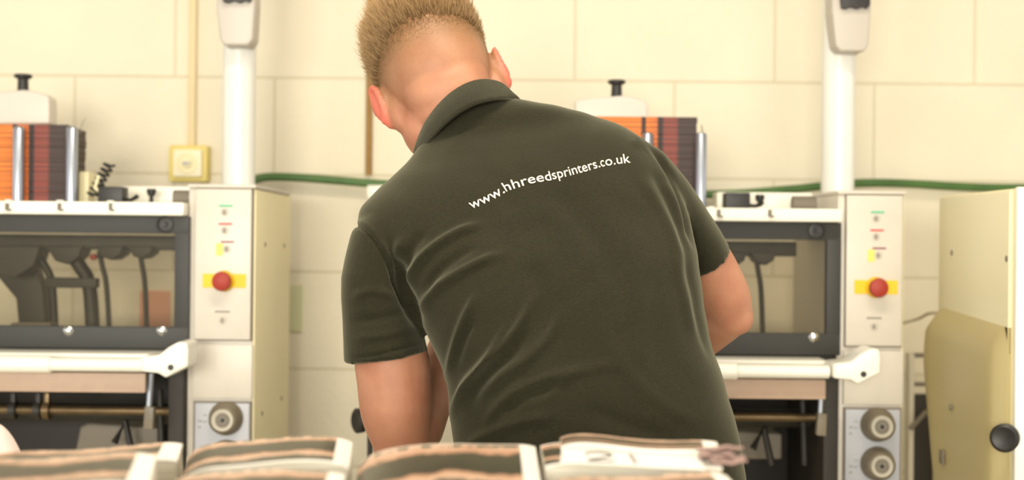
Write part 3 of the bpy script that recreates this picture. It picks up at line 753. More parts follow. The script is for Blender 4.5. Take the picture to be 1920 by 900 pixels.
# ------------------------------------------------------------------ the man
def cloth_mat():
    m = bpy.data.materials.new('olive_pique_cotton'); m.use_nodes = True; nt = m.node_tree; b = nt.nodes['Principled BSDF']
    tc = nt.nodes.new('ShaderNodeTexCoord')
    mp = nt.nodes.new('ShaderNodeMapping'); mp.inputs['Scale'].default_value = (1, 1, 2.4); mp.inputs['Rotation'].default_value = (0, .3, 0); nt.links.new(tc.outputs['Object'], mp.inputs[0])
    n = nt.nodes.new('ShaderNodeTexNoise'); n.inputs['Scale'].default_value = 230; n.inputs['Detail'].default_value = 4; nt.links.new(mp.outputs[0], n.inputs['Vector'])
    n1 = nt.nodes.new('ShaderNodeTexNoise'); n1.inputs['Scale'].default_value = 9; n1.inputs['Detail'].default_value = 4; nt.links.new(tc.outputs['Object'], n1.inputs['Vector'])
    r = nt.nodes.new('ShaderNodeMapRange'); r.inputs[1].default_value = .3; r.inputs[2].default_value = .7; r.inputs[3].default_value = .78; r.inputs[4].default_value = 1.22; nt.links.new(n.outputs[0], r.inputs[0])
    r1 = nt.nodes.new('ShaderNodeMapRange'); r1.inputs[1].default_value = .3; r1.inputs[2].default_value = .7; r1.inputs[3].default_value = .9; r1.inputs[4].default_value = 1.1; nt.links.new(n1.outputs[0], r1.inputs[0])
    mu = nt.nodes.new('ShaderNodeMath'); mu.operation = 'MULTIPLY'; nt.links.new(r.outputs[0], mu.inputs[0]); nt.links.new(r1.outputs[0], mu.inputs[1])
    mx = nt.nodes.new('ShaderNodeVectorMath'); mx.operation = 'SCALE'; mx.inputs[0].default_value = SHIRT; nt.links.new(mu.outputs[0], mx.inputs['Scale'])
    nt.links.new(mx.outputs[0], b.inputs['Base Color']); b.inputs['Roughness'].default_value = .92; b.inputs['Specular IOR Level'].default_value = .2
    b.inputs['Sheen Weight'].default_value = .25; b.inputs['Sheen Roughness'].default_value = .5; b.inputs['Sheen Tint'].default_value = (.82, .80, .58, 1)
    bp = nt.nodes.new('ShaderNodeBump'); bp.inputs['Strength'].default_value = .35; bp.inputs['Distance'].default_value = .0008
    nt.links.new(n.outputs[0], bp.inputs['Height']); nt.links.new(bp.outputs[0], b.inputs['Normal'])
    return m
SHIRT = (.0172, .0158, .0072)
M['shirt'] = cloth_mat()

def arr(me):
    n = len(me.vertices); co = np.empty(n * 3); me.vertices.foreach_get('co', co); return co.reshape(-1, 3)
def setarr(me, co): me.vertices.foreach_set('co', co.ravel()); me.update()
def edges_of(me):
    e = np.empty(len(me.edges) * 2, int); me.edges.foreach_get('vertices', e); return e.reshape(-1, 2)
def normals_of(me):
    n = np.empty(len(me.vertices) * 3); me.vertices.foreach_get('normal', n) if hasattr(me.vertices[0], 'normal') else None; return n.reshape(-1, 3)
def smooth_np(co, e, it, lam=.5, mask=None):
    n = len(co); deg = np.zeros(n); np.add.at(deg, e[:, 0], 1); np.add.at(deg, e[:, 1], 1); deg = np.maximum(deg, 1)
    for k in range(it):
        for l in (lam, -lam * .92):       # Taubin: keeps volume
            s = np.zeros_like(co)
            for ax in range(3):
                s[:, ax] = np.bincount(e[:, 0], weights=co[e[:, 1], ax], minlength=n) + np.bincount(e[:, 1], weights=co[e[:, 0], ax], minlength=n)
            d = (s / deg[:, None] - co) * l
            if mask is not None: d *= mask[:, None]
            co = co + d
    return co
def remesh(mb, voxel, it, subdiv=0):
    me = bpy.data.meshes.new('tmp'); mb.bm.to_mesh(me); mb.bm.free()
    o = bpy.data.objects.new('tmp', me); COL.objects.link(o)
    md = o.modifiers.new('r', 'REMESH'); md.mode = 'VOXEL'; md.voxel_size = voxel; md.adaptivity = 0
    if subdiv:
        sd = o.modifiers.new('s', 'SUBSURF'); sd.levels = subdiv; sd.render_levels = subdiv
    dg = bpy.context.evaluated_depsgraph_get(); ev = o.evaluated_get(dg)
    out = bpy.data.meshes.new_from_object(ev); bpy.data.objects.remove(o); bpy.data.meshes.remove(me)
    out.materials.clear()
    co = smooth_np(arr(out), edges_of(out), it); setarr(out, co)
    return out
def ellipsoid(mb, c, r, rot=None, sub=4):
    b = bmesh.new(); bmesh.ops.create_icosphere(b, subdivisions=sub, radius=1)
    R = rot.to_3x3() if rot is not None else Matrix.Identity(3)
    for v in b.verts: v.co = R @ Vector((v.co.x * r[0], v.co.y * r[1], v.co.z * r[2])) + Vector(c)
    mb._add(b)
def limb(mb, pts, rad, n=24):
    """capsule chain: tube with round ends"""
    pts = [Vector(p) for p in pts]; P, R = [], []
    d0 = (pts[0] - pts[1]).normalized(); d1 = (pts[-1] - pts[-2]).normalized()
    for a in (80, 60, 35, 15): P.append(pts[0] + d0 * rad[0] * math.sin(math.radians(a))); R.append(rad[0] * math.cos(math.radians(a)))
    S = sm([(*p,) for p in pts], 6) if len(pts) > 2 else [pts[0].lerp(pts[1], k / 8) for k in range(9)]
    m = len(S) - 1
    for i, p in enumerate(S):
        t = i / m * (len(pts) - 1); k = min(int(t), len(pts) - 2); P.append(p); R.append(rad[k] * (1 - (t - k)) + rad[k + 1] * (t - k))
    for a in (15, 35, 60, 80): P.append(pts[-1] + d1 * rad[-1] * math.sin(math.radians(a))); R.append(rad[-1] * math.cos(math.radians(a)))
    mb.tube(P, R, n)
# torso rings: left px, right px, camera-side depth, half thickness
RINGS = [
    ((880, 1030), (1402, 1030), 1.885, .13), ((866, 940), (1400, 940), 1.868, .13), ((852, 850), (1391, 850), 1.862, .13), ((843, 765), (1370, 765), 1.865, .13),
    ((834, 700), (1350, 695), 1.872, .13), ((806, 640), (1328, 625), 1.882, .13), ((775, 565), (1316, 548), 1.896, .13),
    ((745, 500), (1306, 470), 1.916, .13), ((690, 445), (1290, 400), 1.945, .13), ((674, 398), (1266, 335), 1.97, .125),
    ((716, 350), (1233, 286), 2.00, .115), ((758, 312), (1190, 250), 2.03, .10), ((788, 272), (1130, 224), 2.06, .085),
    ((812, 240), (1060, 203), 2.07, .075), ((838, 212), (1000, 192), 2.085, .06), ((862, 196), (965, 186), 2.095, .05)]
def torso(mb, k=1.0, first=0, last=None, n=64):
    vs, fs = [], []; R = []
    src = RINGS[first:last]
    # densify with catmull-rom
    ctl = [Vector((*l, s)) for l, r, s, h in src], [Vector((*r, h)) for l, r, s, h in src]
    A, B = sm(ctl[0], 5), sm(ctl[1], 5)
    for a, b in zip(A, B):
        s, h = a.z, b.z; Dc = s + h
        l, r = W(a.x, a.y, Dc), W(b.x, b.y, Dc); c = (l + r) / 2; U = (r - l) / 2 * k
        for q in range(n):
            t = 2 * math.pi * q / n; ct, st = math.cos(t), math.sin(t); ex = 2 / 2.35
            x = math.copysign(abs(ct) ** ex, ct); y = math.copysign(abs(st) ** ex, st)
            vs.append(c + U * x + Vector((0, h * k * y, 0)))
    m = len(A)
    for i in range(m - 1):
        for q in range(n): fs.append((i * n + q, i * n + (q + 1) % n, (i + 1) * n + (q + 1) % n, (i + 1) * n + q))
    fs.append(tuple(range(n))); fs.append(tuple(range((m - 1) * n, m * n))); mb.raw(vs, fs)
def etube(mb, secs, n=32):
    """secs: (px,py,D, half width m, half depth m, dir px)"""
    vs, fs = [], []
    C = [W(s[0], s[1], s[2]) for s in secs]
    for i, s in enumerate(secs):
        t = (C[min(i + 1, len(C) - 1)] - C[max(i - 1, 0)]).normalized()
        u = Vector((0, 1, 0)).cross(t).normalized(); v = t.cross(u).normalized()
        for k in range(n):
            a = 2 * math.pi * k / n; vs.append(C[i] + u * math.cos(a) * s[3] + v * math.sin(a) * s[4])
    for i in range(len(secs) - 1):
        for k in range(n): fs.append((i * n + k, i * n + (k + 1) % n, (i + 1) * n + (k + 1) % n, (i + 1) * n + k))
    fs.append(tuple(range(n))); fs.append(tuple(range((len(secs) - 1) * n, len(secs) * n))); mb.raw(vs, fs)
# ---- shirt
sb_ = MB(); torso(sb_)
def px2m(p, D): return p * D / F
etube(sb_, [(790, 400, 2.08, .035, .05), (742, 420, 2.065, .046, .060), (711, 456, 2.055, px2m(56, 2.06), .064), (704, 520, 2.05, px2m(64, 2.05), .068), (711, 580, 2.05, px2m(70, 2.05), .07), (719, 630, 2.05, px2m(75, 2.05), .071), (724.5, 670, 2.05, px2m(80, 2.05), .073)])
etube(sb_, [(1160, 290, 2.09, .04, .05), (1204, 325, 2.10, .044, .056), (1240, 365, 2.12, px2m(54, 2.12), .06), (1272, 410, 2.14, px2m(55, 2.14), .062), (1300, 453, 2.16, px2m(53, 2.16), .062), (1321, 489, 2.17, px2m(53, 2.17), .062)])
sh = remesh(sb_, .0052, 9, 1)
co = arr(sh); e_ = edges_of(sh)
co = smooth_np(co, e_, 6); setarr(sh, co); nm = normals_of(sh)
px = topx(co)
def fold(pts, amp, wd, ends=.25):
    """displacement ridge along a pixel polyline"""
    P = np.array([(p.x, p.y) for p in sm([Vector((x, y, 0)) for x, y in pts], 8)])
    seg = P[1:] - P[:-1]; L = np.hypot(*seg.T); cum = np.concatenate([[0], np.cumsum(L)]); tot = cum[-1]
    best = np.full(len(px), 1e9); par = np.zeros(len(px))
    box = (px[:, 0] > P[:, 0].min() - 80) & (px[:, 0] < P[:, 0].max() + 80) & (px[:, 1] > P[:, 1].min() - 80) & (px[:, 1] < P[:, 1].max() + 80)
    idx = np.nonzero(box & (nm[:, 1] < .1))[0]; q = px[idx]; bb = np.full(len(idx), 1e9); pp = np.zeros(len(idx)); sg = np.zeros(len(idx))
    for i in range(len(seg)):
        t = np.clip(((q - P[i]) @ seg[i]) / (L[i] ** 2), 0, 1); d = np.hypot(*(q - P[i] - t[:, None] * seg[i]).T)
        m_ = d < bb; bb[m_] = d[m_]; pp[m_] = (cum[i] + t[m_] * L[i])[...] / tot
    fade = np.clip(pp / ends, 0, 1) * np.clip((1 - pp) / ends, 0, 1)
    fade = fade * fade * (3 - 2 * fade)
    out = np.zeros(len(px)); out[idx] = amp * np.exp(-(bb / wd) ** 2) * fade
    return out
D_ = np.zeros(len(co))
A = .001
for pts, amp, wd in [
    ([(768, 565), (771, 515), (800, 474), (860, 436), (920, 415)], 7, 9), ([(780, 600), (809, 548), (845, 521), (900, 492), (960, 470)], 6, 9),
    ([(795, 570), (815, 520), (860, 480), (905, 458)], -4, 9),
    ([(838, 725), (850, 660), (870, 600), (900, 540)], 5, 8), ([(846, 700), (868, 640), (892, 595)], -3, 7),
    ([(850, 775), (880, 712), (937, 655), (980, 600), (1012, 530)], 6.5, 9), ([(868, 772), (905, 715), (955, 668), (1005, 610)], -5, 11),
    ([(846, 800), (856, 752), (896, 697), (929, 645), (958, 590)], 4, 7), ([(888, 764), (935, 708), (990, 672), (1035, 622), (1060, 560)], 5, 11),
    ([(900, 800), (960, 740), (1040, 705), (1110, 690)], 4, 10), ([(930, 780), (1000, 735), (1070, 725)], -3.5, 12),
    ([(1010, 770), (1060, 712), (1120, 688), (1180, 690)], 3, 12), ([(860, 850), (900, 820), (980, 790), (1060, 780)], 3, 10),
    ([(740, 470), (752, 520), (768, 570), (790, 620)], -9, 11), ([(640, 408), (655, 415), (690, 438), (716, 475), (735, 520), (757, 565), (775, 590)], -4.5, 3.6), ([(645, 403), (692, 428), (722, 468), (742, 515)], 2.2, 7),
    ([(712, 445), (725, 485), (742, 530)], 3, 9),
    ([(760, 440), (745, 480), (752, 530)], 4, 10), ([(800, 430), (770, 470), (765, 510)], -4, 10),
    ([(1206, 262), (1240, 300), (1268, 350), (1290, 420), (1306, 480)], -6, 5), ([(1212, 310), (1245, 355), (1275, 425), (1290, 490)], -4.5, 10),
    ([(1190, 320), (1225, 370), (1262, 440), (1282, 520)], 3.5, 11), ([(1235, 330), (1262, 375), (1285, 440)], 4, 8),
    ([(1280, 450), (1298, 540), (1315, 620), (1340, 690)], -3, 8), ([(1262, 470), (1285, 560), (1305, 640)], 3, 10),
    ([(1030, 340), (1090, 410), (1140, 480), (1160, 560)], -4, 26), ([(920, 430), (990, 400), (1060, 400)], 2, 22),
    ([(1130, 620), (1180, 700), (1260, 770), (1330, 800)], 3, 16), ([(1080, 760), (1180, 800), (1290, 830)], -3, 18),
    ([(655, 560), (700, 545), (745, 560)], 2.5, 8), ([(650, 600), (700, 600), (770, 585)], -2.5, 9), ([(655, 635), (720, 628), (785, 610)], 2.5, 8),
    ([(645, 672), (690, 668), (750, 655), (800, 640)], -2.4, 3),
    ([(985, 480), (1020, 560), (1010, 650)], -3, 20), ([(1180, 480), (1200, 600), (1180, 700)], 2.5, 26)]:
    D_ += fold(pts, amp * A * 1.2, wd)
co2 = co + nm * D_[:, None]
# soft cloth irregularity
ph = 6.283
co2 += nm * (.0008 * np.sin(co[:, 0] * 61 + 3 * np.sin(co[:, 2] * 23)) * np.sin(co[:, 2] * 47 + 2 * np.sin(co[:, 0] * 31)))[:, None]
setarr(sh, smooth_np(co2, e_, 1)); SH_BVH = None

# ---- head frame
HC = W(829, 174, 2.23)
Rh = Matrix.Rotation(math.radians(-19), 4, 'Y') @ Matrix.Rotation(math.radians(9), 4, 'Z') @ Matrix.Rotation(math.radians(-30), 4, 'X')
HS = 1.17
HM = Matrix.Translation(HC) @ Rh @ Matrix.Scale(HS, 4)
# ---- body
bd = MB(); torso(bd, .93)
def hb(c, r, rot=None):
    e = MB(); ellipsoid(e, c, r, rot); e.bm.transform(HM); me = bpy.data.meshes.new('t'); e.bm.to_mesh(me); e.bm.free(); bd.bm.from_mesh(me); bpy.data.meshes.remove(me)
def hl(pts, rad, n=16): limb(bd, [HM @ Vector(p) for p in pts], [r * HS for r in rad], n)
hb((0, -.012, .040), (.076, .094, .084)); hb((0, -.030, .012), (.070, .072, .070)); hb((0, .02, .02), (.068, .072, .075))
hb((0, -.044, -.026), (.058, .044, .05)); hb((0, .030, -.040), (.056, .058, .062)); hb((0, .066, -.086), (.024, .020, .018)); hb((0, .050, -.06), (.040, .040, .035))
for s in (-1, 1):
    hb((s * .036, .066, -.012), (.020, .018, .020)); hb((s * .046, .010, -.055), (.014, .030, .022))
    hl([(s * .010, .090, .030), (s * .040, .082, .033)], [.007, .007])       # brow
    hb((s * .031, .078, .012), (.014, .010, .009))                            # lids
    hb((s * .011, .102, -.020), (.008, .010, .007))                           # nostril
    hb((s * .046, -.004, -.052), (.026, .036, .042))
    hb((s * .068, -.014, -.022), (.014, .018, .030))
    # ear: body, rim, lobe
    rot = Matrix.Rotation(math.radians(s * -38), 4, 'Z')
    hb((s * .083, -.012, .000), (.008, .017, .026), rot)
    rim = []
    for k in range(13):
        an = math.radians(-100 + k * 24); rim.append((s * (.088 - .004 * math.cos(an)), -.014 - .0145 * math.cos(an) * 1.0 + .003, .004 + .0285 * math.sin(an)))
    hl(rim, [.0042] * len(rim), 10)
    hb((s * .081, -.008, -.028), (.006, .009, .009))
hl([(0, .094, .022), (0, .108, -.004), (0, .116, -.018)], [.007, .010, .010])  # nose
hb((0, .090, -.042), (.022, .011, .005)); hb((0, .088, -.052), (.019, .011, .006))  # lips
# neck
nb = W(868, 262, 2.27); n1 = HM @ Vector((0, -.028, -.035))
limb(bd, [HM @ Vector((0, -.020, -.005)), n1, n1.lerp(nb, .55), nb, W(900, 330, 2.22)], [.066, .068, .069, .072, .072], 28)
# arms
def hand(wr, dirv, up, side, curl):
    d = Vector(dirv).normalized(); n = Vector(up).normalized(); n = (n - d * n.dot(d)).normalized(); s = d.cross(n) * side
    R = Matrix((s, d, n)).transposed().to_4x4()
    ellipsoid(bd, wr + d * .045, (.040, .052, .015), R); ellipsoid(bd, wr + d * .070, (.041, .024, .014), R)
    for i, (off, L, r) in enumerate([(.031, .072, .0085), (.0105, .080, .009), (-.0105, .074, .0085), (-.031, .058, .0075)]):
        p = wr + d * (.078 - abs(i - 1) * .003) + s * off; q = p; pts = [p]; ang = curl * .3
        for f in (.45, .30, .25):
            dd = d * math.cos(ang) - n * math.sin(ang) + s * off * 1.6; q = q + dd.normalized() * L * f; pts.append(q.copy()); ang += curl * .55
        limb(bd, pts, [r, r * .97, r * .9, r * .78], 14)
    tb = wr + d * .022 + s * .030; t1 = tb + (d * .6 + s * .75 - n * .25).normalized() * .036; t2 = t1 + (d * .85 + s * .25 - n * .35).normalized() * .030; t3 = t2 + (d * .9 - n * .4).normalized() * .022
    limb(bd, [tb, t1, t2, t3], [.014, .0115, .010, .0085], 14)
shl, ell, wrl = W(725, 470, 2.06), W(753, 826, 2.05), W(842, 640, 2.26)
limb(bd, [shl, W(713, 570, 2.055), W(735, 680, 2.05), W(743, 770, 2.048), ell], [.040, .044, .0545, .0520, .043])
limb(bd, [ell, W(776, 800, 2.09), W(808, 735, 2.16), wrl], [.042, .045, .036, .029])
ellipsoid(bd, ell + Vector((-.006, .0, -.016)), (.034, .034, .03))
hand(wrl, W(905, 600, 2.37) - wrl, (-.2, -.3, 1), 1, .6)
shr, elr, wrr = W(1215, 350, 2.11), W(1371, 590, 2.20), W(1235, 690, 2.42)
limb(bd, [shr, W(1278, 435, 2.15), W(1326, 500, 2.175), W(1358, 555, 2.19), elr], [.038, .040, .0435, .0400, .034])
limb(bd, [elr, W(1345, 608, 2.235), W(1300, 645, 2.32), wrr], [.034, .0355, .034, .026])
ellipsoid(bd, elr + Vector((.008, -.004, -.006)), (.026, .026, .026))
hand(wrr, W(1180, 690, 2.52) - wrr, (0, -.2, 1), -1, .6)
# hips and legs
hip = W(1130, 1030, 2.06)
hx = hip.x
ellipsoid(bd, (hx, 2.06, .93), (.165, .115, .14))
LEG = [((hx - .09, 2.06, .88), (hx - .12, 2.09, .48), (hx - .13, 2.03, .09)), ((hx + .09, 2.05, .88), (hx + .13, 2.07, .48), (hx + .16, 2.00, .09))]
for l in LEG:
    limb(bd, l, [.082, .055, .04]); limb(bd, [Vector(l[2]) + Vector((0, -.03, -.04)), Vector(l[2]) + Vector((0, .13, -.06))], [.033, .025])
body = remesh(bd, .0042, 8, 0)
bco = arr(body)
# skin / stubble attribute in head frame
loc = (np.array(HM.inverted()) @ np.concatenate([bco, np.ones((len(bco), 1))], 1).T).T[:, :3]
x, y, z = loc[:, 0], loc[:, 1], loc[:, 2]
near = (np.hypot(np.hypot(x, y), z) < .2)
hl_ = np.clip((z - (-.055)) / .085, 0, 1) ** 1.0 * np.clip((.050 - y) / .02, 0, 1) * near * (np.abs(x) < .0815)
ear = near * np.clip((np.abs(x) - .078) / .008, 0, 1) * (z > -.045) * (z < .045) * (y > -.05) * (y < .03)
att = body.color_attributes.new('tone', 'FLOAT_COLOR', 'POINT')
buf = np.zeros((len(bco), 4)); buf[:, 0] = hl_; buf[:, 1] = ear; buf[:, 3] = 1
att.data.foreach_set('color', buf.ravel())
def skin_mat():
    m = bpy.data.materials.new('skin'); m.use_nodes = True; nt = m.node_tree; b = nt.nodes['Principled BSDF']
    at = nt.nodes.new('ShaderNodeVertexColor'); at.layer_name = 'tone'; sp = nt.nodes.new('ShaderNodeSeparateColor'); nt.links.new(at.outputs[0], sp.inputs[0])
    tc = nt.nodes.new('ShaderNodeTexCoord'); n = nt.nodes.new('ShaderNodeTexNoise'); n.inputs['Scale'].default_value = 22; n.inputs['Detail'].default_value = 5; nt.links.new(tc.outputs['Object'], n.inputs['Vector'])
    cr = nt.nodes.new('ShaderNodeValToRGB'); cr.color_ramp.elements[0].position = .3; cr.color_ramp.elements[1].position = .7
    cr.color_ramp.elements[0].color = (*lin((170, 112, 86)), 1); cr.color_ramp.elements[1].color = (*lin((188, 134, 104)), 1); nt.links.new(n.outputs[0], cr.inputs[0])
    mx = nt.nodes.new('ShaderNodeMix'); mx.data_type = 'RGBA'; nt.links.new(sp.outputs[1], mx.inputs[0]); nt.links.new(cr.outputs[0], mx.inputs[6]); mx.inputs[7].default_value = (*lin((214, 112, 92)), 1)
    n2 = nt.nodes.new('ShaderNodeTexNoise'); n2.inputs['Scale'].default_value = 420; nt.links.new(tc.outputs['Object'], n2.inputs['Vector'])
    mu = nt.nodes.new('ShaderNodeMath'); mu.operation = 'MULTIPLY_ADD'; mu.inputs[1].default_value = .9; mu.inputs[2].default_value = 0.0; nt.links.new(sp.outputs[0], mu.inputs[0])
    n3 = nt.nodes.new('ShaderNodeMapRange'); n3.inputs[1].default_value = .3; n3.inputs[2].default_value = .7; n3.inputs[3].default_value = .65; n3.inputs[4].default_value = 1.0; nt.links.new(n2.outputs[0], n3.inputs[0])
    m3 = nt.nodes.new('ShaderNodeMath'); m3.operation = 'MULTIPLY'; nt.links.new(mu.outputs[0], m3.inputs[0]); nt.links.new(n3.outputs[0], m3.inputs[1])
    m2_ = nt.nodes.new('ShaderNodeMix'); m2_.data_type = 'RGBA'; nt.links.new(m3.outputs[0], m2_.inputs[0]); nt.links.new(mx.outputs[2], m2_.inputs[6]); m2_.inputs[7].default_value = (*lin((122, 92, 56)), 1)
    nt.links.new(m2_.outputs[2], b.inputs['Base Color']); b.inputs['Roughness'].default_value = .55
    b.inputs['Subsurface Weight'].default_value = .15; b.inputs['Subsurface Radius'].default_value = (1, .35, .2); b.inputs['Subsurface Scale'].default_value = .008
    bp = nt.nodes.new('ShaderNodeBump'); bp.inputs['Strength'].default_value = .15; bp.inputs['Distance'].default_value = .001; nt.links.new(n2.outputs[0], bp.inputs['Height']); nt.links.new(bp.outputs[0], b.inputs['Normal'])
    return m
M['skin'] = skin_mat()
bbvh = BVHTree.FromPolygons([Vector(v) for v in bco], [tuple(p.vertices) for p in body.polygons])
per = finish('person', body, M['skin'], origin=(hx, 2.06, 0.0))
tag(per, 'person seen from behind in an olive green polo shirt, leaning forward over the work', 'person')
for s in (-1, 1):
    c = HM @ Vector((s * .031, .083, .011)); g = MB(); ellipsoid(g, c, (.0085, .0085, .0085), sub=3); g.build('eye', M['skinface'], per)
# shirt object
shverts = [Vector(v) for v in arr(sh)]; SHB = BVHTree.FromPolygons(shverts, [tuple(p.vertices) for p in sh.polygons])
shirt = finish('polo_shirt', sh, M['shirt'], per)
# collar
def rib_mat():
    m = M['shirt'].copy(); m.name = 'ribbed_collar'; nt = m.node_tree; b = nt.nodes['Principled BSDF']
    uv = nt.nodes.new('ShaderNodeUVMap'); wv = nt.nodes.new('ShaderNodeTexWave'); wv.inputs['Scale'].default_value = 60; wv.bands_direction = 'X'; wv.wave_profile = 'SIN'
    nt.links.new(uv.outputs[0], wv.inputs['Vector']); bp = nt.nodes.new('ShaderNodeBump'); bp.inputs['Strength'].default_value = .8; bp.inputs['Distance'].default_value = .0015
    nt.links.new(wv.outputs[1], bp.inputs['Height']); nt.links.new(bp.outputs[0], b.inputs['Normal']); return m
M['rib'] = rib_mat()
def collar():
    #        top edge (px,py,D)         seam edge
    top = [(868, 345, 2.260), (800, 330, 2.215), (779, 291, 2.185), (783, 262, 2.150), (801, 224, 2.120), (832, 186, 2.103), (868, 160, 2.097), (903, 149.5, 2.100), (936, 154, 2.113), (957, 170, 2.133), (968, 188, 2.165), (972, 225, 2.225), (940, 300, 2.250)]
    bot = [(872, 380, 2.250), (812, 352, 2.200), (787, 300, 2.155), (797, 275, 2.110), (822, 243, 2.080), (853, 215, 2.063), (885, 196, 2.057), (915, 187, 2.063), (942, 184, 2.080), (962, 187, 2.110), (977, 196, 2.155), (985, 240, 2.215), (950, 330, 2.250)]
    def ring(l):
        l3 = [W(*p) for p in l]; n = len(l3); out = []
        for i in range(n):
            p0, p1, p2, p3 = l3[(i - 1) % n], l3[i], l3[(i + 1) % n], l3[(i + 2) % n]
            for k in range(8):
                t = k / 8; out.append(.5 * ((2 * p1) + (p2 - p0) * t + (2 * p0 - 5 * p1 + 4 * p2 - p3) * t * t + (3 * p1 - p0 - 3 * p2 + p3) * t ** 3))
        return out
    T, B = ring(top), ring(bot); n = len(T); cen = sum(T, Vector()) / n
    rows = 9; bm = bmesh.new(); uvl = bm.loops.layers.uv.new('UVMap'); G = []
    for r in range(rows + 1):
        k = r / rows; row = []
        for i in range(n):
            p = B[i].lerp(T[i], k); o = (p - cen); o.z = 0; o = o.normalized()
            row.append(bm.verts.new(p + o * .004 * math.sin(math.pi * k) + Vector((0, -.002, 0))))
        G.append(row)
    for r in range(2):        # roll over the top and go inside
        row = []
        for i in range(n):
            o = (T[i] - cen); o = o.normalized(); row.append(bm.verts.new(T[i] - o * (.004 + .002 * r) + (B[i] - T[i]) * (.02 if r == 0 else .5)))
        G.append(row)
    tot = len(G)
    for r in range(tot - 1):
        for i in range(n):
            f = bm.faces.new((G[r][i], G[r][(i + 1) % n], G[r + 1][(i + 1) % n], G[r + 1][i]))
            for lp, (uu, vv) in zip(f.loops, [(i, r), (i + 1, r), (i + 1, r + 1), (i, r + 1)]): lp[uvl].uv = (uu / n, vv / tot)
    bmesh.ops.recalc_face_normals(bm, faces=bm.faces[:])
    me = bpy.data.meshes.new('collar'); bm.to_mesh(me); bm.free()
    o = finish('collar', me, M['rib'], shirt)
    sd = o.modifiers.new('thick', 'SOLIDIFY'); sd.thickness = .0018; sd.offset = 0
    # stitched seam below the collar
    return T, B
cT, cB = collar()
MB().tube([p + Vector((0, -.001, -.001)) for p in cB[12:88]], .0022, 8).build('neck_seam', M['shirt'], shirt)
# ---- lettering: font outline bent onto the cloth
def lettering():
    cu = bpy.data.curves.new('t', 'FONT'); cu.body = 'www.hhreedsprinters.co.uk'; cu.size = 1; cu.resolution_u = 4; cu.offset = .002
    o = bpy.data.objects.new('t', cu); COL.objects.link(o)
    dg = bpy.context.evaluated_depsgraph_get(); me = bpy.data.meshes.new_from_object(o.evaluated_get(dg))
    bpy.data.objects.remove(o)
    bm = bmesh.new(); bm.from_mesh(me); bpy.data.meshes.remove(me)
    bmesh.ops.remove_doubles(bm, verts=bm.verts[:], dist=1e-4)
    bmesh.ops.triangulate(bm, faces=bm.faces[:])
    for _ in range(2):
        bmesh.ops.subdivide_edges(bm, edges=[e for e in bm.edges if e.calc_length() > .12], cuts=1); bmesh.ops.triangulate(bm, faces=bm.faces[:])
    xs = [v.co.x for v in bm.verts]; x0, x1 = min(xs), max(xs)
    # glyph advances measured from letter clusters
    base = [(884, 392), (897, 388), (916, 379), (936, 369), (951, 359), (957.5, 356.5), (972.5, 352), (984, 348), (999, 344), (1016, 341), (1031, 339), (1047, 334.5), (1060, 332), (1070, 329.5), (1081, 326.5), (1091, 324), (1102, 321), (1109, 319), (1122, 315), (1130, 313), (1141, 311), (1151, 309.5), (1158, 308), (1169, 307), (1182, 305.5)]
    bp = np.array(base, float)
    # x of a few font positions -> px
    fx = FX(bm)
    def place(x, y):
        X = float(np.interp((x - x0) / (x1 - x0), fx[0], fx[1]))
        Y = float(np.interp(X, bp[:, 0], bp[:, 1])); Xa, Xb = X - 12, X + 12
        dy = (np.interp(Xb, bp[:, 0], bp[:, 1]) - np.interp(Xa, bp[:, 0], bp[:, 1])) / 24
        if X < 900: dy = -.42
        if X > 1168: dy = -.14
        nx, ny_ = dy, -1; l = math.hypot(nx, ny_); h = y * 25
        return X + nx / l * h * 1.25, Y + ny_ / l * h
    bad = []
    for v in bm.verts:
        qx, qy = place(v.co.x, v.co.y); d = (W(qx, qy, 1.0) - Vector((0, 0, CAMZ))).normalized()
        hit = SHB.ray_cast(Vector((0, 0, CAMZ)), d)
        if hit[0] is not None: v.co = hit[0] + hit[1] * .0008 
        else: bad.append(v)
    if bad: bmesh.ops.delete(bm, geom=bad, context='VERTS')
    me = bpy.data.meshes.new('lettering'); bm.to_mesh(me); bm.free()
    m = mat('cream_embroidery', (236, 226, 206), .7)
    o = finish('lettering', me, m, shirt, smooth=False); o['label'] = 'cream lettering across the back'
    s = o.modifiers.new('thick', 'SOLIDIFY'); s.thickness = .0008; s.offset = 0
def FX(bm):
    # fractions of the text width where letters sit, squeezed towards the right as the back turns away
    return ([0, .205, .235, .44, .62, .80, .835, 1.0], [884, 947, 954, 1029, 1079, 1126, 1133, 1182])
lettering()
# sleeve badge on the right shoulder top
p = W(1223, 262, 2.05)
hit = SHB.ray_cast(Vector((0, 0, CAMZ)), (W(1222, 266, 1.0) - Vector((0, 0, CAMZ))).normalized())

# ---- hair
bnd = MB()
pts_src = []
polys = per.data
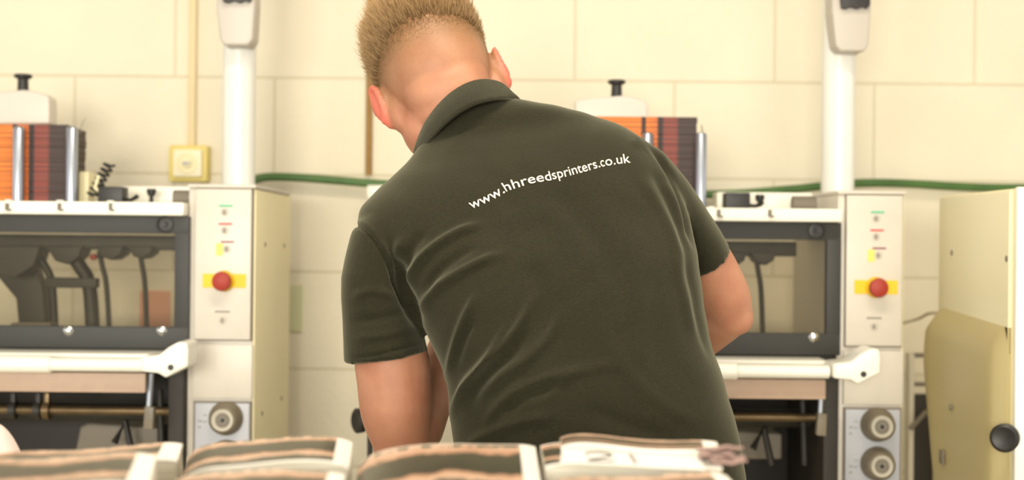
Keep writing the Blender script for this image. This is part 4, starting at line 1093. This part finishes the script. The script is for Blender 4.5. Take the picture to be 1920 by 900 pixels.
# sample scalp by casting rays outward from the head centre
strand_v, strand_f = [], []
def scalp(th, phi):
    d = Vector((math.sin(th) * math.cos(phi), math.sin(th) * math.sin(phi), math.cos(th)))
    o = HM @ Vector((0, -.01, .03)); dw = (HM.to_3x3() @ d).normalized()
    h = bbvh.ray_cast(o, dw, .2); return h, d
R3 = HM.to_3x3().normalized()
def add_strand(p, dirs, L, r):
    global strand_v, strand_f
    n = 3; pts = [p]; q = p
    for d in dirs: q = q + d * (L / len(dirs)); pts.append(q)
    base = len(strand_v); m_ = len(pts)
    for i, c in enumerate(pts[:-1]):
        t = (pts[i + 1] - c).normalized(); u = t.cross(Vector((.3, .9, .2))).normalized(); v = t.cross(u); rr = r * (1 - .25 * i)
        for k in range(3): a = 2.094 * k; strand_v.append(c + (u * math.cos(a) + v * math.sin(a)) * rr)
    strand_v.append(pts[-1]); tip = len(strand_v) - 1
    for i in range(m_ - 2):
        for k in range(3): strand_f.append((base + i * 3 + k, base + i * 3 + (k + 1) % 3, base + (i + 1) * 3 + (k + 1) % 3, base + (i + 1) * 3 + k))
    b2 = base + (m_ - 2) * 3
    for k in range(3): strand_f.append((b2 + k, b2 + (k + 1) % 3, tip))
strand_c = []
HO = HM @ Vector((0, -.01, .03))
cnt = 0; tries = 0
while cnt < 26000 and tries < 120000:
    tries += 1
    th = math.acos(random.uniform(-.3, 1)); phi = random.uniform(0, 2 * math.pi)
    h, d = scalp(th, phi)
    if h[0] is None: continue
    lp = HM.inverted() @ h[0]
    if abs(lp.x) > .0795: continue
    if lp.y > .045 and lp.z < .080: continue
    line = .050 + .004 * math.sin(phi * 3 + 1)
    s = (lp.z - line) / .02 + random.uniform(-.55, .55)
    nrm = h[1] if h[1].dot(h[0] - HO) > 0 else -h[1]
    g3 = Vector((random.gauss(0, 1), random.gauss(0, 1), random.gauss(0, 1)))
    tone = random.random(); nb0 = len(strand_v)
    if s > 0:
        L = min(.052, .016 + .017 * s) * random.uniform(.65, 1.12)
        out = nrm * (.45 + .1 * math.sin(lp.x * 90 + lp.z * 60))
        up = R3 @ Vector((0, .15, 1.0))
        d1 = (out + up * .55 + g3 * .09).normalized(); d2 = (out * .6 + up * .9 + g3 * .11).normalized()
        add_strand(h[0] - nrm * .001, [d1, d1, d2], L, .0008)
        tips = [.0, .3, .65, 1.0]
        lv = min(1, s / 4)
    elif lp.z > -.035 and random.random() < max(0.0, min(1, (lp.z + .035) / .085)) ** 2:
        d1 = (nrm * .45 + R3 @ Vector((0, -.05, -.9)) + g3 * .08).normalized()
        add_strand(h[0] - nrm * .0008, [d1, d1], .0018 + .0085 * max(0, lp.z / .05) ** 3, .00032)
        tips = [.1, .3, .4]; lv = .2
    else: continue
    cnt += 1
    nn = len(strand_v) - nb0
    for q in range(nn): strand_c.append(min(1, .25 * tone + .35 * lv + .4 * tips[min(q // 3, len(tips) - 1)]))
me = bpy.data.meshes.new('hair'); me.from_pydata([tuple(v) for v in strand_v], [], strand_f)
at_ = me.color_attributes.new('strand', 'FLOAT_COLOR', 'POINT')
cb_ = np.ones((len(strand_c), 4)); cb_[:, 0] = cb_[:, 1] = cb_[:, 2] = strand_c; at_.data.foreach_set('color', cb_.ravel())
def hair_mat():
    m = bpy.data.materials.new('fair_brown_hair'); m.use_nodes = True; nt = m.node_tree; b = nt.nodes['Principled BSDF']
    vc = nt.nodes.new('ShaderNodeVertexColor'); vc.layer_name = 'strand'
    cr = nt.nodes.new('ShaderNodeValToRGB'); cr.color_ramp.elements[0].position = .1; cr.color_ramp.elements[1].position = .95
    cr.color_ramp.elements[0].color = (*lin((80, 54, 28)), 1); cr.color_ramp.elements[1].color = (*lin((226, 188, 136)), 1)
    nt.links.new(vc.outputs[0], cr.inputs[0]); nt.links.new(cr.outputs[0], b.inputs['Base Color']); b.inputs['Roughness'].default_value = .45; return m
M['hair'] = hair_mat()
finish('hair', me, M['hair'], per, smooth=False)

# ---- trousers, shoes, watch
tr = MB(); ellipsoid(tr, (hx, 2.06, .90), (.180, .128, .15))
for l in LEG:
    f = Vector(l[2]); limb(tr, [l[0], l[1], (f.x, f.y, .16)], [.096, .075, .066])
    tr.tube([(f.x, f.y, .2), (f.x, f.y + .01, .045)], [.068, .070], 28)
finish('trousers', remesh(tr, .007, 6, 0), M['trouser'], per)
for l in LEG:
    f = Vector(l[2]); g = MB()
    ellipsoid(g, (f.x, f.y + .01, .045), (.042, .075, .045)); ellipsoid(g, (f.x, f.y + .13, .032), (.046, .085, .032)); g.box((f.x - .042, f.y - .06, .002), (f.x + .042, f.y + .19, .016), .01)
    finish('shoe', remesh(g, .005, 5, 0), M['shoe'], per)
